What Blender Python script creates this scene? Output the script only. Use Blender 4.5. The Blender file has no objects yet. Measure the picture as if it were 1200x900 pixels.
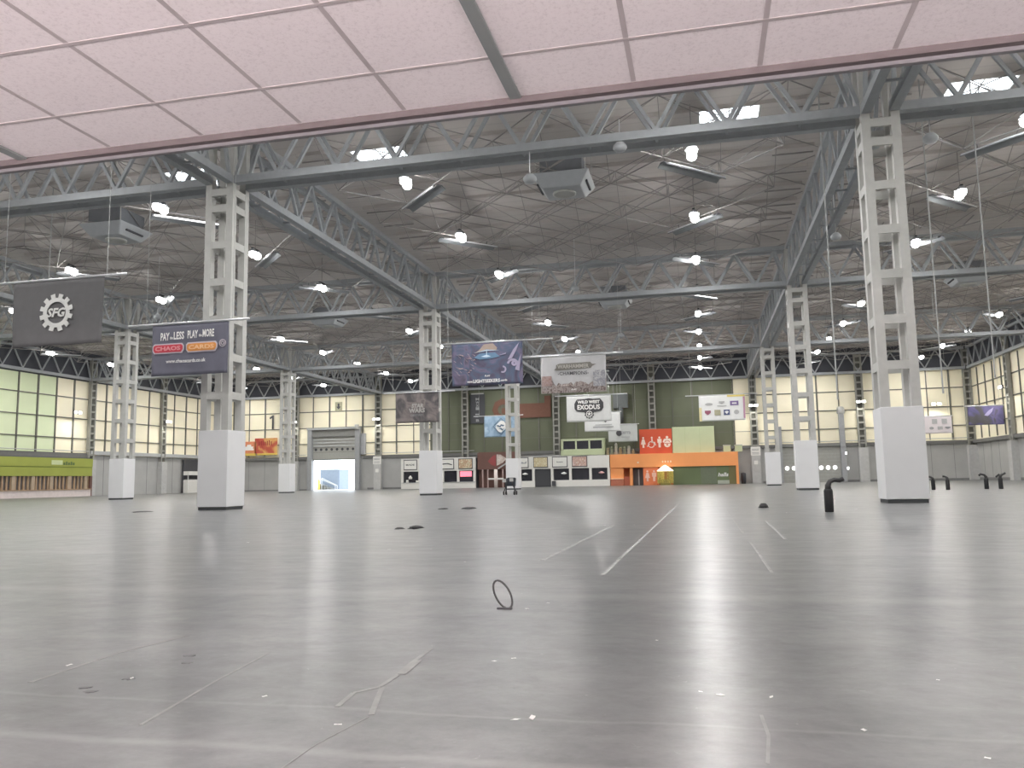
import bpy, bmesh, math, random
from mathutils import Vector, Matrix
from math import sin, cos, pi, radians
S = bpy.context.scene
COL = S.collection
A = 29.017            # column grid across the hall; 30 m along it

# ---------------------------------------------------------------- camera
yaw, pitch, roll = 0.22638771, 0.116112497, -0.01790008
fw = Vector((-sin(yaw)*cos(pitch), cos(yaw)*cos(pitch), sin(pitch)))
r_ = Vector((cos(yaw), sin(yaw), 0)); u_ = r_.cross(fw)
r2 = cos(roll)*r_ + sin(roll)*u_; u2 = -sin(roll)*r_ + cos(roll)*u_
cd = bpy.data.cameras.new('camera'); cam = bpy.data.objects.new('camera', cd); COL.objects.link(cam)
cd.sensor_width = 36; cd.sensor_fit = 'HORIZONTAL'; cd.lens = 963.34/1200*36
cd.clip_start = .05; cd.clip_end = 500
M = Matrix((r2, u2, -fw)).transposed().to_4x4(); M.translation = Vector((21.668, -34.096, 1.1167))
cam.matrix_world = M
S.camera = cam
S.view_settings.view_transform = 'Standard'; S.view_settings.look = 'None'
S.view_settings.gamma = 1; S.view_settings.use_curve_mapping = False
S.view_settings.exposure = 0.0

# ---------------------------------------------------------------- world: bright overcast sky
w = bpy.data.worlds.new('sky'); S.world = w; w.use_nodes = True
wn = w.node_tree.nodes; wl = w.node_tree.links
bg = wn['Background']; bg.inputs[1].default_value = 4.0
tc = wn.new('ShaderNodeTexCoord'); gr = wn.new('ShaderNodeTexNoise'); gr.inputs['Scale'].default_value = 2.0
rp = wn.new('ShaderNodeValToRGB'); rp.color_ramp.elements[0].color = (.80,.90,1,1); rp.color_ramp.elements[1].color = (.95,.98,1,1)
wl.new(tc.outputs['Generated'], gr.inputs['Vector']); wl.new(gr.outputs['Fac'], rp.inputs[0]); wl.new(rp.outputs[0], bg.inputs[0])

LAMP_W = 470.0        # watts thrown down by every high-bay lamp
GLOW_W = 260.0        # watts leaving sideways through its glass bowls
FLOOD_W = 150.0       # watts of every wall flood
UNDER_W = 1550.0        # watts of every added, unseen light that brightens the undercroft tiles
LAMP_C = (1.0, .982, .965)

# ---------------------------------------------------------------- materials
MATS = {}
def mat(name, col, rough=.6, metal=0, var=.06, scale=3.0, emit=None, strength=0, bump=0, spec=.5):
    if name in MATS: return MATS[name]
    m = bpy.data.materials.new(name); m.use_nodes = True
    n = m.node_tree.nodes; l = m.node_tree.links; b = n['Principled BSDF']
    t = n.new('ShaderNodeTexCoord'); no = n.new('ShaderNodeTexNoise')
    no.inputs['Scale'].default_value = scale; no.inputs['Detail'].default_value = 4
    cr = n.new('ShaderNodeValToRGB')
    e = cr.color_ramp.elements
    e[0].position = .3; e[1].position = .7
    e[0].color = tuple(c*(1-var) for c in col)+(1,); e[1].color = tuple(min(1,c*(1+var)) for c in col)+(1,)
    l.new(t.outputs['Object'], no.inputs['Vector']); l.new(no.outputs['Fac'], cr.inputs[0]); l.new(cr.outputs[0], b.inputs['Base Color'])
    b.inputs['Roughness'].default_value = rough; b.inputs['Metallic'].default_value = metal
    b.inputs['Specular IOR Level'].default_value = spec
    if emit:
        b.inputs['Emission Color'].default_value = tuple(emit)+(1,); b.inputs['Emission Strength'].default_value = strength
    if bump:
        bp = n.new('ShaderNodeBump'); bp.inputs['Strength'].default_value = bump
        l.new(no.outputs['Fac'], bp.inputs['Height']); l.new(bp.outputs[0], b.inputs['Normal'])
    MATS[name] = m; return m
casing_m = mat('casing paint', (.78,.785,.80), .7, var=.02, scale=.8)
steel_m = mat('grey painted steel', (.50,.50,.48), .55, var=.05)
girder_m = mat('blue grey painted steel', (.36,.38,.40), .6, var=.06)
frame_m = mat('space frame steel', (.30,.285,.275), .5, var=.06)
dark_m = mat('dark upper wall', (.075,.08,.095), .85, var=.1, scale=.5)
base_m = mat('grey dado panel', (.42,.42,.41), .7, var=.05, scale=.6)
cream_m = mat('cream wall panel', (.93,.865,.67), .75, var=.03, scale=.4)
green_m = mat('green wall panel', (.125,.138,.090), .75, var=.06, scale=.4)  # weaker light on the far wall is put into this darker green
lgreen_m = mat('pale green wall panel', (.72,.80,.54), .75, var=.03, scale=.4)
mull_m = mat('dull metal mullion', (.14,.14,.115), .6)
ledge_m = mat('light grey ledge', (.45,.46,.46), .6)
plinth_m = mat('dark plinth', (.08,.085,.09), .7)
black_m = mat('black rubber', (.018,.018,.02), .6)
dgrey_m = mat('dark grey', (.06,.062,.07), .6)
white_m = mat('white laminate', (.78,.77,.73), .5, var=.02)
orange_m = mat('orange fascia', (.93,.37,.13), .55, var=.03, scale=.5)
red_m = mat('red orange sign', (.66,.10,.04), .55, var=.03, scale=.5)
palegr_m = mat('pale green board', (.53,.60,.38), .6, var=.04, scale=.5)
olive_m = mat('olive partition', (.13,.17,.08), .5, var=.05, scale=.5)
lime_m = mat('lime fascia', (.32,.36,.065), .55, var=.06, scale=.5)
brown_m = mat('brown partition', (.15,.075,.06), .6, var=.1, scale=.6)
wood_m = mat('wood slat', (.36,.25,.16), .6, var=.12, scale=2)
glass_m = mat('dark window glass', (.035,.035,.045), .12, var=.2, scale=1)
chrome_m = mat('galvanised metal', (.65,.66,.68), .3, .9, var=.04)
alu_m = mat('aluminium', (.75,.76,.78), .35, .6, var=.03)
lamp_m = mat('lit lamp lens', (1,1,1), .4, emit=(1,.98,.95), strength=18)
tube_m = mat('lit tube', (1,1,1), .4, emit=(1,1,1), strength=3.0)
unit_m = mat('pale unit paint', (.42,.44,.46), .5, var=.04)
yellow_m = mat('yellow paint', (.75,.55,.12), .5)
text_w = mat('white print', (.85,.85,.83), .6, var=.01)
text_k = mat('charcoal print', (.06,.06,.065), .6, var=.05)
text_g = mat('grey print', (.35,.36,.37), .6, var=.05)
pink_m = mat('lit pink screen', (.8,.2,.3), .4, emit=(1,.25,.32), strength=1.1)
daypane_m = mat('glowing daylight pane', (1,1,1), .4, emit=(1,1,1), strength=3.0)  # pane glows by itself in place of daylight behind the door

def deck_mat():
    m = bpy.data.materials.new('roof deck'); m.use_nodes = True
    n = m.node_tree.nodes; l = m.node_tree.links; b = n['Principled BSDF']
    g = n.new('ShaderNodeNewGeometry'); wv = n.new('ShaderNodeTexWave'); wv.wave_type = 'BANDS'; wv.bands_direction = 'Y'
    wv.inputs['Scale'].default_value = .35; wv.inputs['Distortion'].default_value = .3; wv.inputs['Detail'].default_value = 2
    no = n.new('ShaderNodeTexNoise'); no.inputs['Scale'].default_value = .12; no.inputs['Detail'].default_value = 5
    c1 = n.new('ShaderNodeValToRGB'); e = c1.color_ramp.elements
    e[0].position=.3; e[1].position=.7; e[0].color=(.50,.468,.45,1); e[1].color=(.545,.512,.49,1)
    c2 = n.new('ShaderNodeValToRGB'); e = c2.color_ramp.elements; e[0].position=0; e[1].position=.12; e[0].color=(.90,.90,.91,1); e[1].color=(1,1,1,1)
    mx = n.new('ShaderNodeMix'); mx.data_type='RGBA'; mx.blend_type='MULTIPLY'; mx.inputs[0].default_value=1
    l.new(g.outputs['Position'], wv.inputs['Vector']); l.new(g.outputs['Position'], no.inputs['Vector'])
    l.new(no.outputs['Fac'], c1.inputs[0]); l.new(wv.outputs['Fac'], c2.inputs[0])
    l.new(c1.outputs[0], mx.inputs[6]); l.new(c2.outputs[0], mx.inputs[7]); l.new(mx.outputs[2], b.inputs['Base Color'])
    b.inputs['Roughness'].default_value = .8
    return m
deck_m = deck_mat()

def tile_mat():
    m = bpy.data.materials.new('mineral fibre tile'); m.use_nodes = True
    n = m.node_tree.nodes; l = m.node_tree.links; b = n['Principled BSDF']
    g = n.new('ShaderNodeNewGeometry'); no = n.new('ShaderNodeTexNoise'); no.inputs['Scale'].default_value = 55; no.inputs['Detail'].default_value = 6; no.inputs['Roughness'].default_value=.8
    c1 = n.new('ShaderNodeValToRGB'); e = c1.color_ramp.elements
    e[0].position=.30; e[1].position=.50; e[0].color=(.72,.685,.68,1); e[1].color=(.90,.865,.86,1)
    l.new(g.outputs['Position'], no.inputs['Vector']); l.new(no.outputs['Fac'], c1.inputs[0]); l.new(c1.outputs[0], b.inputs['Base Color'])
    bp = n.new('ShaderNodeBump'); bp.inputs['Strength'].default_value=.25; bp.inputs['Distance'].default_value=.004
    l.new(no.outputs['Fac'], bp.inputs['Height']); l.new(bp.outputs[0], b.inputs['Normal'])
    b.inputs['Roughness'].default_value=.9
    return m
tile_m = tile_mat()

def floor_mat():
    m = bpy.data.materials.new('worn sealed concrete'); m.use_nodes = True
    n = m.node_tree.nodes; l = m.node_tree.links; b = n['Principled BSDF']
    g = n.new('ShaderNodeNewGeometry')
    def noise(scale, detail, vs=None, rough=.6, dist=0):
        no = n.new('ShaderNodeTexNoise'); no.inputs['Scale'].default_value=scale; no.inputs['Detail'].default_value=detail
        no.inputs['Roughness'].default_value=rough; no.inputs['Distortion'].default_value=dist
        if vs:
            mp = n.new('ShaderNodeMapping'); mp.inputs['Scale'].default_value=vs[:3]
            if len(vs)>3: mp.inputs['Rotation'].default_value=(0,0,vs[3])
            l.new(g.outputs['Position'], mp.inputs['Vector']); l.new(mp.outputs[0], no.inputs['Vector'])
        else: l.new(g.outputs['Position'], no.inputs['Vector'])
        return no.outputs['Fac']
    def ramp(src, pts):
        c = n.new('ShaderNodeValToRGB'); e = c.color_ramp.elements
        while len(e) < len(pts): e.new(.5)
        for i,(p,v) in enumerate(pts):
            e[i].position=p; e[i].color=(v,v,v,1) if not isinstance(v,tuple) else v+(1,)
        l.new(src, c.inputs[0]); return c.outputs[0]
    def mix(a, bb, f, mode='MIX'):
        mx = n.new('ShaderNodeMix'); mx.data_type='RGBA'; mx.blend_type=mode
        if isinstance(f,float): mx.inputs[0].default_value=f
        else: l.new(f, mx.inputs[0])
        for i,s in ((6,a),(7,bb)):
            if isinstance(s,tuple): mx.inputs[i].default_value=s+(1,)
            else: l.new(s, mx.inputs[i])
        return mx.outputs[2]
    base = ramp(noise(.5,7,(1,1.3,1)), [(.3,(.118,.123,.125)),(.5,(.143,.147,.149)),(.7,(.172,.175,.175))])
    base = mix(base, ramp(noise(2.0,9,(1,1.5,1),.72), [(.30,.78),(.70,1.22)]), 1.0, 'MULTIPLY')
    base = mix(base, ramp(noise(7,8,(1,1.2,1),.75), [(.32,.84),(.68,1.16)]), 1.0, 'MULTIPLY')
    base = mix(base, (.27,.273,.272), ramp(noise(1.3,8,(1,1.4,1,.5),.75,.8), [(.46,0),(.85,.60)]))      # pale scuffs
    base = mix(base, (.42,.42,.41), ramp(noise(16,6,None,.65,.4), [(.66,0),(.78,.7)]))                 # chips
    base = mix(base, (.13,.133,.14), ramp(noise(.9,7,(1,1.6,1,1.1),.7,.5), [(.44,0),(.95,.45)]))      # dark stains
    sp = n.new('ShaderNodeSeparateXYZ'); l.new(g.outputs['Position'], sp.inputs[0])
    wob = n.new('ShaderNodeMath'); wob.operation='MULTIPLY_ADD'; wob.inputs[1].default_value=.22
    l.new(noise(.7,4), wob.inputs[0]); l.new(sp.outputs['Y'], wob.inputs[2])
    bn = noise(3.0,6,(.5,1,1),.7)
    for y0,wd,st in ((-30.04,.03,.30),(-30.68,.06,.45),(-26.0,.28,.38),(-21.5,.35,.25),(-14.2,.12,.3),(-8.0,.4,.2)):   # worn slab joints across the hall
        a = n.new('ShaderNodeMath'); a.operation='SUBTRACT'; a.inputs[1].default_value=y0; l.new(wob.outputs[0], a.inputs[0])
        d = n.new('ShaderNodeMath'); d.operation='ABSOLUTE'; l.new(a.outputs[0], d.inputs[0])
        q = n.new('ShaderNodeMath'); q.operation='DIVIDE'; q.inputs[1].default_value=wd; l.new(d.outputs[0], q.inputs[0])
        mk = n.new('ShaderNodeMath'); mk.operation='MULTIPLY'; l.new(ramp(q.outputs[0], [(.2,st*1.2),(1.0,0)]), mk.inputs[0]); l.new(bn, mk.inputs[1])
        base = mix(base, (.36,.36,.355), mk.outputs[0])
    l.new(base, b.inputs['Base Color'])
    l.new(ramp(noise(1.5,6,(1,2,1)), [(.3,.275),(.7,.325)]), b.inputs['Roughness'])
    b.inputs['Specular IOR Level'].default_value=.19
    return m
floor_m = floor_mat()

def art_mat(name, cols, scale=1.2, dist=2.0, seed=0.0, contrast=(.3,.7)):
    m = bpy.data.materials.new(name); m.use_nodes = True
    n = m.node_tree.nodes; l = m.node_tree.links; b = n['Principled BSDF']
    t = n.new('ShaderNodeTexCoord'); mp = n.new('ShaderNodeMapping'); mp.inputs['Location'].default_value=(seed,seed*2,seed)
    no = n.new('ShaderNodeTexNoise'); no.inputs['Scale'].default_value=scale; no.inputs['Distortion'].default_value=dist; no.inputs['Detail'].default_value=5
    c = n.new('ShaderNodeValToRGB'); e=c.color_ramp.elements
    while len(e)<len(cols): e.new(.5)
    for i,cc in enumerate(cols):
        e[i].position = contrast[0]+(contrast[1]-contrast[0])*i/(len(cols)-1); e[i].color = tuple(cc)+(1,)
    l.new(t.outputs['Object'], mp.inputs[0]); l.new(mp.outputs[0], no.inputs['Vector']); l.new(no.outputs['Fac'], c.inputs[0]); l.new(c.outputs[0], b.inputs['Base Color'])
    b.inputs['Roughness'].default_value=.8
    return m

# ---------------------------------------------------------------- mesh helpers
class MB:
    def __init__(s): s.v=[]; s.f=[]; s.mi=[]
    def add(s, vs, fs, mi=0):
        o=len(s.v); s.v += [tuple(v) for v in vs]; s.f += [tuple(i+o for i in f) for f in fs]; s.mi += [mi]*len(fs); return s
    def box(s, x0,x1,y0,y1,z0,z1, mi=0):
        v=[(x,y,z) for z in (z0,z1) for y in (y0,y1) for x in (x0,x1)]
        return s.add(v, [(0,2,3,1),(4,5,7,6),(0,1,5,4),(2,6,7,3),(0,4,6,2),(1,3,7,5)], mi)
    def cbox(s, c, d, mi=0):
        return s.box(c[0]-d[0]/2,c[0]+d[0]/2,c[1]-d[1]/2,c[1]+d[1]/2,c[2]-d[2]/2,c[2]+d[2]/2, mi)
    def bar(s, p0, p1, w, h=None, mi=0, up=(0,0,1)):
        h=h or w; p0=Vector(p0); p1=Vector(p1); d=(p1-p0).normalized(); up=Vector(up)
        if abs(d.dot(up))>.99: up=Vector((1,0,0))
        a=d.cross(up).normalized()*w/2; b=a.cross(d).normalized()*h/2
        v=[p+sa*a+sb*b for p in (p0,p1) for sb in (-1,1) for sa in (-1,1)]
        return s.add(v, [(0,1,3,2),(4,6,7,5),(0,4,5,1),(2,3,7,6),(0,2,6,4),(1,5,7,3)], mi)
    def tube(s, pts, r, seg=8, mi=0, closed=False, cap=True):
        pts=[Vector(p) for p in pts]; n=len(pts); rs = r if isinstance(r,(list,tuple)) else [r]*n; rings=[]; prev=None
        for i,p in enumerate(pts):
            if closed: d=pts[(i+1)%n]-pts[i-1]
            else: d=pts[min(i+1,n-1)]-pts[max(i-1,0)]
            d.normalize()
            if prev is None:
                q=Vector((0,0,1)) if abs(d.z)<.9 else Vector((1,0,0))
                a=d.cross(q).normalized()
            else:
                a=(prev-d*prev.dot(d)).normalized()
            prev=a; b=d.cross(a); rings.append([p+rs[i]*(cos(2*pi*k/seg)*a+sin(2*pi*k/seg)*b) for k in range(seg)])
        vs=[v for rg in rings for v in rg]; fs=[]
        for i in range(n if closed else n-1):
            j=(i+1)%n
            for k in range(seg):
                fs.append((i*seg+k,i*seg+(k+1)%seg,j*seg+(k+1)%seg,j*seg+k))
        if cap and not closed: fs += [tuple(range(seg))[::-1], tuple((n-1)*seg+k for k in range(seg))]
        return s.add(vs, fs, mi)
    def lathe(s, prof, c=(0,0,0), seg=20, mi=0):
        vs=[(c[0]+r*cos(2*pi*k/seg),c[1]+r*sin(2*pi*k/seg),c[2]+z) for r,z in prof for k in range(seg)]; fs=[]
        for i in range(len(prof)-1):
            for k in range(seg): fs.append((i*seg+k,i*seg+(k+1)%seg,(i+1)*seg+(k+1)%seg,(i+1)*seg+k))
        fs += [tuple(range(seg))[::-1], tuple((len(prof)-1)*seg+k for k in range(seg))]
        return s.add(vs,fs,mi)
    def poly(s, pts, y0=0, y1=.01, mi=0):    # outline in (x,z) extruded along y
        n=len(pts); vs=[(x,y0,z) for x,z in pts]+[(x,y1,z) for x,z in pts]
        fs=[tuple(range(n)), tuple(range(n,2*n))[::-1]]+[(i,n+i,n+(i+1)%n,(i+1)%n) for i in range(n)]
        return s.add(vs,fs,mi)
    def disc(s, cx, cz, r, y0=0, y1=.01, seg=20, mi=0, sx=1):
        return s.poly([(cx+sx*r*cos(2*pi*k/seg),cz+r*sin(2*pi*k/seg)) for k in range(seg)],y0,y1,mi)
    def ring(s, cx, cz, ro, ri, y0=0, y1=.01, seg=32, mi=0, a0=0, a1=2*pi):
        full = abs(a1-a0-2*pi)<1e-4; n=seg if full else seg+1
        vs=[]
        for k in range(n):
            t=a0+(a1-a0)*k/seg
            for rr,y in ((ro,y0),(ri,y0),(ro,y1),(ri,y1)): vs.append((cx+rr*cos(t),y,cz+rr*sin(t)))
        fs=[]
        for k in range(seg):
            j=(k+1)%n; a=4*k; b=4*j
            fs += [(a,a+1,b+1,b),(a+2,b+2,b+3,a+3),(a,b,b+2,a+2),(a+1,a+3,b+3,b+1)]
        return s.add(vs,fs,mi)
    def build(s, name, mats, parent=None, loc=(0,0,0), rz=0, smooth=False, bevel=0, fix=True):
        me=bpy.data.meshes.new(name); me.from_pydata(s.v,[],s.f)
        if not isinstance(mats,(list,tuple)): mats=[mats]
        for m in mats: me.materials.append(m)
        me.polygons.foreach_set('material_index', s.mi)
        if fix:
            bm=bmesh.new(); bm.from_mesh(me); bmesh.ops.recalc_face_normals(bm, faces=bm.faces); bm.to_mesh(me); bm.free()
        if smooth: me.polygons.foreach_set('use_smooth',[True]*len(me.polygons))
        me.update()
        o=bpy.data.objects.new(name, me); COL.objects.link(o); o.location=loc; o.rotation_euler=(0,0,rz)
        if parent: o.parent=parent
        if bevel:
            b=o.modifiers.new('bevel','BEVEL'); b.width=bevel; b.segments=2; b.limit_method='ANGLE'
        return o
def tag(o, label=None, cat=None, group=None, kind=None):
    if label: o['label']=label
    if cat: o['category']=cat
    if group: o['group']=group
    if kind: o['kind']=kind
    return o
def thing(name, label, cat, loc=(0,0,0), rz=0, group=None):
    o=bpy.data.objects.new(name,None); COL.objects.link(o); o.location=loc; o.rotation_euler=(0,0,rz); o.empty_display_size=.3
    return tag(o,label,cat,group)
KIDS={}
def copy_tree(o, parent=None):
    c=o.copy(); COL.objects.link(c); c.parent=parent
    for ch in [x for x in o.children]: copy_tree(ch,c)
    return c
def struct(o): o['kind']='structure'; return o
def text_mb(txt, h, x=0, z=0, w=None, shear=0, bold=.0, align='CENTER', y0=-.012, y1=0, vertical=False):
    """letters as extruded outlines in the x-z plane, centred on x,z; returns verts, faces"""
    cu=bpy.data.curves.new('t','FONT'); cu.body=txt; cu.size=1; cu.shear=shear; cu.offset=bold; cu.resolution_u=2
    cu.align_x='CENTER'; cu.align_y='CENTER'; cu.fill_mode='FRONT'
    ob=bpy.data.objects.new('t',cu); COL.objects.link(ob)
    me=bpy.data.meshes.new_from_object(ob.evaluated_get(bpy.context.evaluated_depsgraph_get()) if False else ob)
    vs=[v.co.copy() for v in me.vertices]; fs=[tuple(p.vertices) for p in me.polygons]
    bpy.data.objects.remove(ob); bpy.data.curves.remove(cu); bpy.data.meshes.remove(me)
    if not vs: return MB()
    xs=[v.x for v in vs]; ys=[v.y for v in vs]
    sy=h/(max(ys)-min(ys)); sx=(w/(max(xs)-min(xs))) if w else sy
    cx=(max(xs)+min(xs))/2; cy=(max(ys)+min(ys))/2
    m=MB(); n=len(vs)
    V=[((v.x-cx)*sx+x, y0, (v.y-cy)*sy+z) for v in vs]
    if vertical: V=[(x+(b-z), y, z-(a-x)) for a,y,b in V]
    m.add(V, fs)
    return m
def merge(a,b,mi=None):
    a.add(b.v,b.f); 
    if mi is not None:
        for k in range(len(b.f)): a.mi[-1-k]=mi
    return a
ORD=['first','second','third','fourth','fifth','sixth','seventh','eighth','ninth','tenth','eleventh','twelfth']

# ================================================================ STRUCTURE
XW=2*A; YB=90.0; ZR=19.0; Y0=-30.07; UZ=3.084
struct(MB().box(-XW-.3,XW+.3,-38.3,YB+.3,-.3,0).build('floor', floor_m))
# roof deck with four skylight openings
sky=[(-8.1,5.4),(3.5,5.4),(22.1,5.4),(33.5,5.4)]   # lower-left corners, 3.0 x 2.9 m
def deck():
    m=MB(); xs=sorted({-XW-.3,XW+.3}|{a for a,_ in sky}|{a+3.1 for a,_ in sky}); ys=[Y0-.3,5.35,8.6,YB+.3]
    for i in range(len(xs)-1):
        for j in range(3):
            if j==1 and any(abs(xs[i]-a)<1e-6 for a,_ in sky): continue
            m.box(xs[i],xs[i+1],ys[j],ys[j+1],ZR,ZR+.08)
    return m
struct(deck().build('ceiling', deck_m, fix=False))
for k,(a,b) in enumerate(sky):
    nm=['beyond the girder left of the nearest left column','left of centre, right of the nearest left column','in the middle bay above the row of lamps','rightmost, beyond the nearest right column'][k]
    t=thing('skylight','bright square roof skylight '+nm,'skylight',(a+1.55,6.975,ZR+.01),group='roof skylights')
    m=MB(); 
    for s in (-1,1):
        m.box(s*1.49-.06,s*1.49+.06,-1.62,1.62,0,.12); m.box(-1.49,1.49,s*1.56-.06,s*1.56+.06,0,.12)
    m.build('frame', steel_m, t)
    m=MB(); m.box(-.03,.03,-1.5,1.5,.03,.09); m.build('glazing_bar', steel_m, t)

# ---- walls -------------------------------------------------------------
# far wall with two loading-door openings: left open one x -40.6..-32.6, z 0..4.9
def far_wall():
    m=MB(); y0,y1=YB,YB+.3
    m.box(-XW-.3,-40.5,y0,y1,0,5.4,0); m.box(-40.5,-32.7,y0,y1,4.85,5.4,0); m.box(-32.7,XW+.3,y0,y1,0,5.4,0)
    m.box(-XW-.3,-21.75,y0,y1,5.4,15.3,1); m.box(-21.75,-20.3,y0,y1,5.4,15.3,1)
    m.box(-20.3,26.1,y0,y1,5.4,15.3,2); m.box(26.1,XW+.3,y0,y1,5.4,15.3,1)
    m.box(-XW-.3,XW+.3,y0,y1,15.3,ZR,3)
    return m
struct(far_wall().build('wall_far',[base_m,cream_m,green_m,dark_m],fix=False))
m=MB(); m.box(-XW-.3,-XW,Y0,YB,0,5.4,0); m.box(-XW-.3,-XW,Y0,54,5.4,15.1,2); m.box(-XW-.3,-XW,54,YB,5.4,15.1,1); m.box(-XW-.3,-XW,Y0,YB,15.1,ZR,3)
struct(m.build('wall_left',[base_m,cream_m,lgreen_m,dark_m],fix=False))
m=MB(); m.box(XW,XW+.3,Y0,YB,0,5.4,0); m.box(XW,XW+.3,Y0,YB,5.4,15.3,1); m.box(XW,XW+.3,Y0,YB,15.3,ZR,3)
struct(m.build('wall_right',[base_m,cream_m,lgreen_m,dark_m],fix=False))
m=MB(); m.box(-XW-.3,XW+.3,Y0-.3,Y0,UZ+.3,ZR,0); m.box(-XW-.3,2,Y0-.3,Y0,0,UZ+.3,0); m.box(42,XW+.3,Y0-.3,Y0,0,UZ+.3,0)
m.box(2,42,-38.3,-38,0,UZ+.3,0); m.box(1.7,2,-38.3,Y0-.3,0,UZ+.3,0); m.box(42,42.3,-38.3,Y0-.3,0,UZ+.3,0)
struct(m.build('wall_near',[base_m],fix=False))
# mullions and rails
m=MB()
for i in range(41):
    x=-XW+.1+2.9017*i
    if i%5==0: continue
    t=.11 if i%2 else .06
    m.box(x-t,x+t,YB-.12,YB,5.6,15.3)
for z in (7.5,10.1,12.75):
    m.box(-XW,-20.3,YB-.09,YB,z-.07,z+.07); m.box(29,XW,YB-.09,YB,z-.07,z+.07); m.box(-20.3,29,YB-.03,YB,z-.03,z+.03)
struct(m.build('trim_1',mull_m,fix=False))
for sgn,nm in ((-1,'trim_2'),(1,'trim_3')):
    m=MB(); xa,xb=(-XW,-XW+.12) if sgn<0 else (XW-.12,XW)
    for i in range(31):
        y=3.0*i
        if i%5==0: continue
        t=.11 if i%2 else .08
        m.box(xa,xb,y-t,y+t,5.6,15.1)
    for z in (7.5,10.1,12.75): m.box(xa,xb,0,YB,z-.06,z+.06)
    struct(m.build(nm,mull_m,fix=False))
# ledge over the dado
m=MB(); m.box(-XW+.05,-XW+.45,60,YB-.1,5.45,5.95); struct(m.build('trim_4',ledge_m))
m=MB(); m.box(-XW+.5,-41.3,YB-.45,YB,5.0,5.45); m.box(-31.6,XW-.5,YB-.3,YB,5.0,5.45); struct(m.build('trim_5',mat('dark ledge',(.16,.16,.155),.7)))
m=MB(); m.box(XW-.45,XW-.05,0,YB-.1,5.0,5.45); m.box(-XW+.05,-XW+.3,20,59.6,5.0,5.6); struct(m.build('trim_6',MATS['dark ledge']))
# rail above ledge
m=MB(); m.tube([(-XW+.5,YB-.5,5.75),(-41.5,YB-.5,5.75)],.05,6); m.tube([(-31.4,YB-.5,5.75),(-13,YB-.5,5.75)],.05,6); m.tube([(29.6,YB-.5,5.75),(XW-.6,YB-.5,5.75)],.05,6)
m.tube([(-XW+.5,20,5.85),(-XW+.5,59.4,5.85)],.05,6); struct(m.build('trim_7',ledge_m))
# dado joints
m=MB()
for i in range(41):
    x=-XW+.1+2.9017*i
    if x<-41.2 or x>41.2: m.box(x-.03,x+.03,YB-.02,YB,0,5.0)
for y in range(0,90,3):
    m.box(-XW,-XW+.02,y-.03,y+.03,0,5.4); m.box(XW-.02,XW,y-.03,y+.03,0,5.4)
struct(m.build('trim_8',mat('joint shadow gap',(.25,.25,.245),.8),fix=False))
m=MB(); m.box(XW-.06,XW,0,YB,0,.35); m.box(29.9,XW,YB-.06,YB,0,.3); m.box(-31,-24.3,YB-.06,YB,0,.3); m.box(-XW,-41.2,YB-.06,YB,0,.2)
struct(m.build('baseboard_far',mat('baseboard grey',(.2,.2,.2),.7)))

# ---- undercroft tile ceiling at the photographer's head ------------------
EY=Y0-.03
struct(MB().box(2,42,-38,EY,UZ,UZ+.3).build('ceiling_undercroft', tile_m))
m=MB(); x=21.668-.865
k=-31
while k<36:
    xx=x+.606*k
    if 2.1<xx<41.9 and k%5: m.box(xx-.012,xx+.012,-38,EY-.05,UZ-.0015,UZ+.002)
    k+=1
for k in range(0,13):
    yy=-34.096+3.54-.6*k
    m.box(2,42,yy-.012,yy+.012,UZ-.0018,UZ+.002)
struct(m.build('trim_9',mat('ceiling grid tee',(.50,.465,.46),.6),fix=False))
m=MB()
for k in (-30,-25,-20,-15,-10,-5,0,5,10,15,20,25,30):
    xx=x+.606*k; m.box(xx-.03,xx+.03,-38,EY-.01,UZ-.012,UZ+.002)
struct(m.build('trim_10',mat('grey green ceiling joint',(.24,.27,.26),.5),fix=False))
m=MB(); m.box(2,42,EY-.04,EY,UZ-.035,UZ+.05); struct(m.build('trim_11',mat('dark edge profile',(.10,.085,.085),.6)))
m=MB(); m.box(2,42,EY+.0,EY+.03,UZ-.055,UZ-.03); struct(m.build('trim_12',mat('pale edge lip',(.15,.15,.155),.5)))

# ================================================================ LATTICE COLUMNS
def leg_box(sx,sy,z0,z1):
    o=.71; w=.33
    m=MB(); xa,xb=sorted((sx*o,sx*(o-w))); ya,yb=sorted((sy*o,sy*(o-w))); m.box(xa,xb,ya,yb,z0,z1); return m
def make_column():
    t=thing('lattice_column','','column')
    MB().box(-.75,.75,-.75,.75,.14,3.6).build('casing',casing_m,t,bevel=.02)
    MB().box(-.70,.70,-.70,.70,0,.15).build('plinth',plinth_m,t)
    for sx in (-1,1):
        for sy in (-1,1): leg_box(sx,sy,3.58,18.35).build('leg',steel_m,t)
    for k in range(1,8):
        z=3.6+1.77*k
        if k==7: z=15.0
        for (xa,xb,ya,yb) in ((-.39,.39,-.70,-.60),(-.39,.39,.60,.70),(-.70,-.60,-.39,.39),(.60,.70,-.39,.39)):
            mm=MB(); mm.box(xa,xb,ya,yb,z-.34,z); 
            if ya==-.70: mm.box(-.39,.39,-.60,-.25,z-.06,z)
            mm.build('batten',steel_m,t)
    return t
lab={(0,0):'white-boxed lattice column nearest on the left, behind the dark blue banner',
 (1,0):'tall white-boxed lattice column nearest on the right',
 (-1,1):'white-boxed lattice column at far left below the dark cog banner',
 (-1,2):'white-boxed lattice column just left of the open loading door',
 (0,1):'white-boxed lattice column left of centre before the white kiosk',
 (0,2):'white-boxed lattice column in the centre, behind the pale blue banner',
 (1,1):'white-boxed lattice column second in the right-hand row',
 (1,2):'white-boxed lattice column third and farthest in the right-hand row'}
first=None
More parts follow.
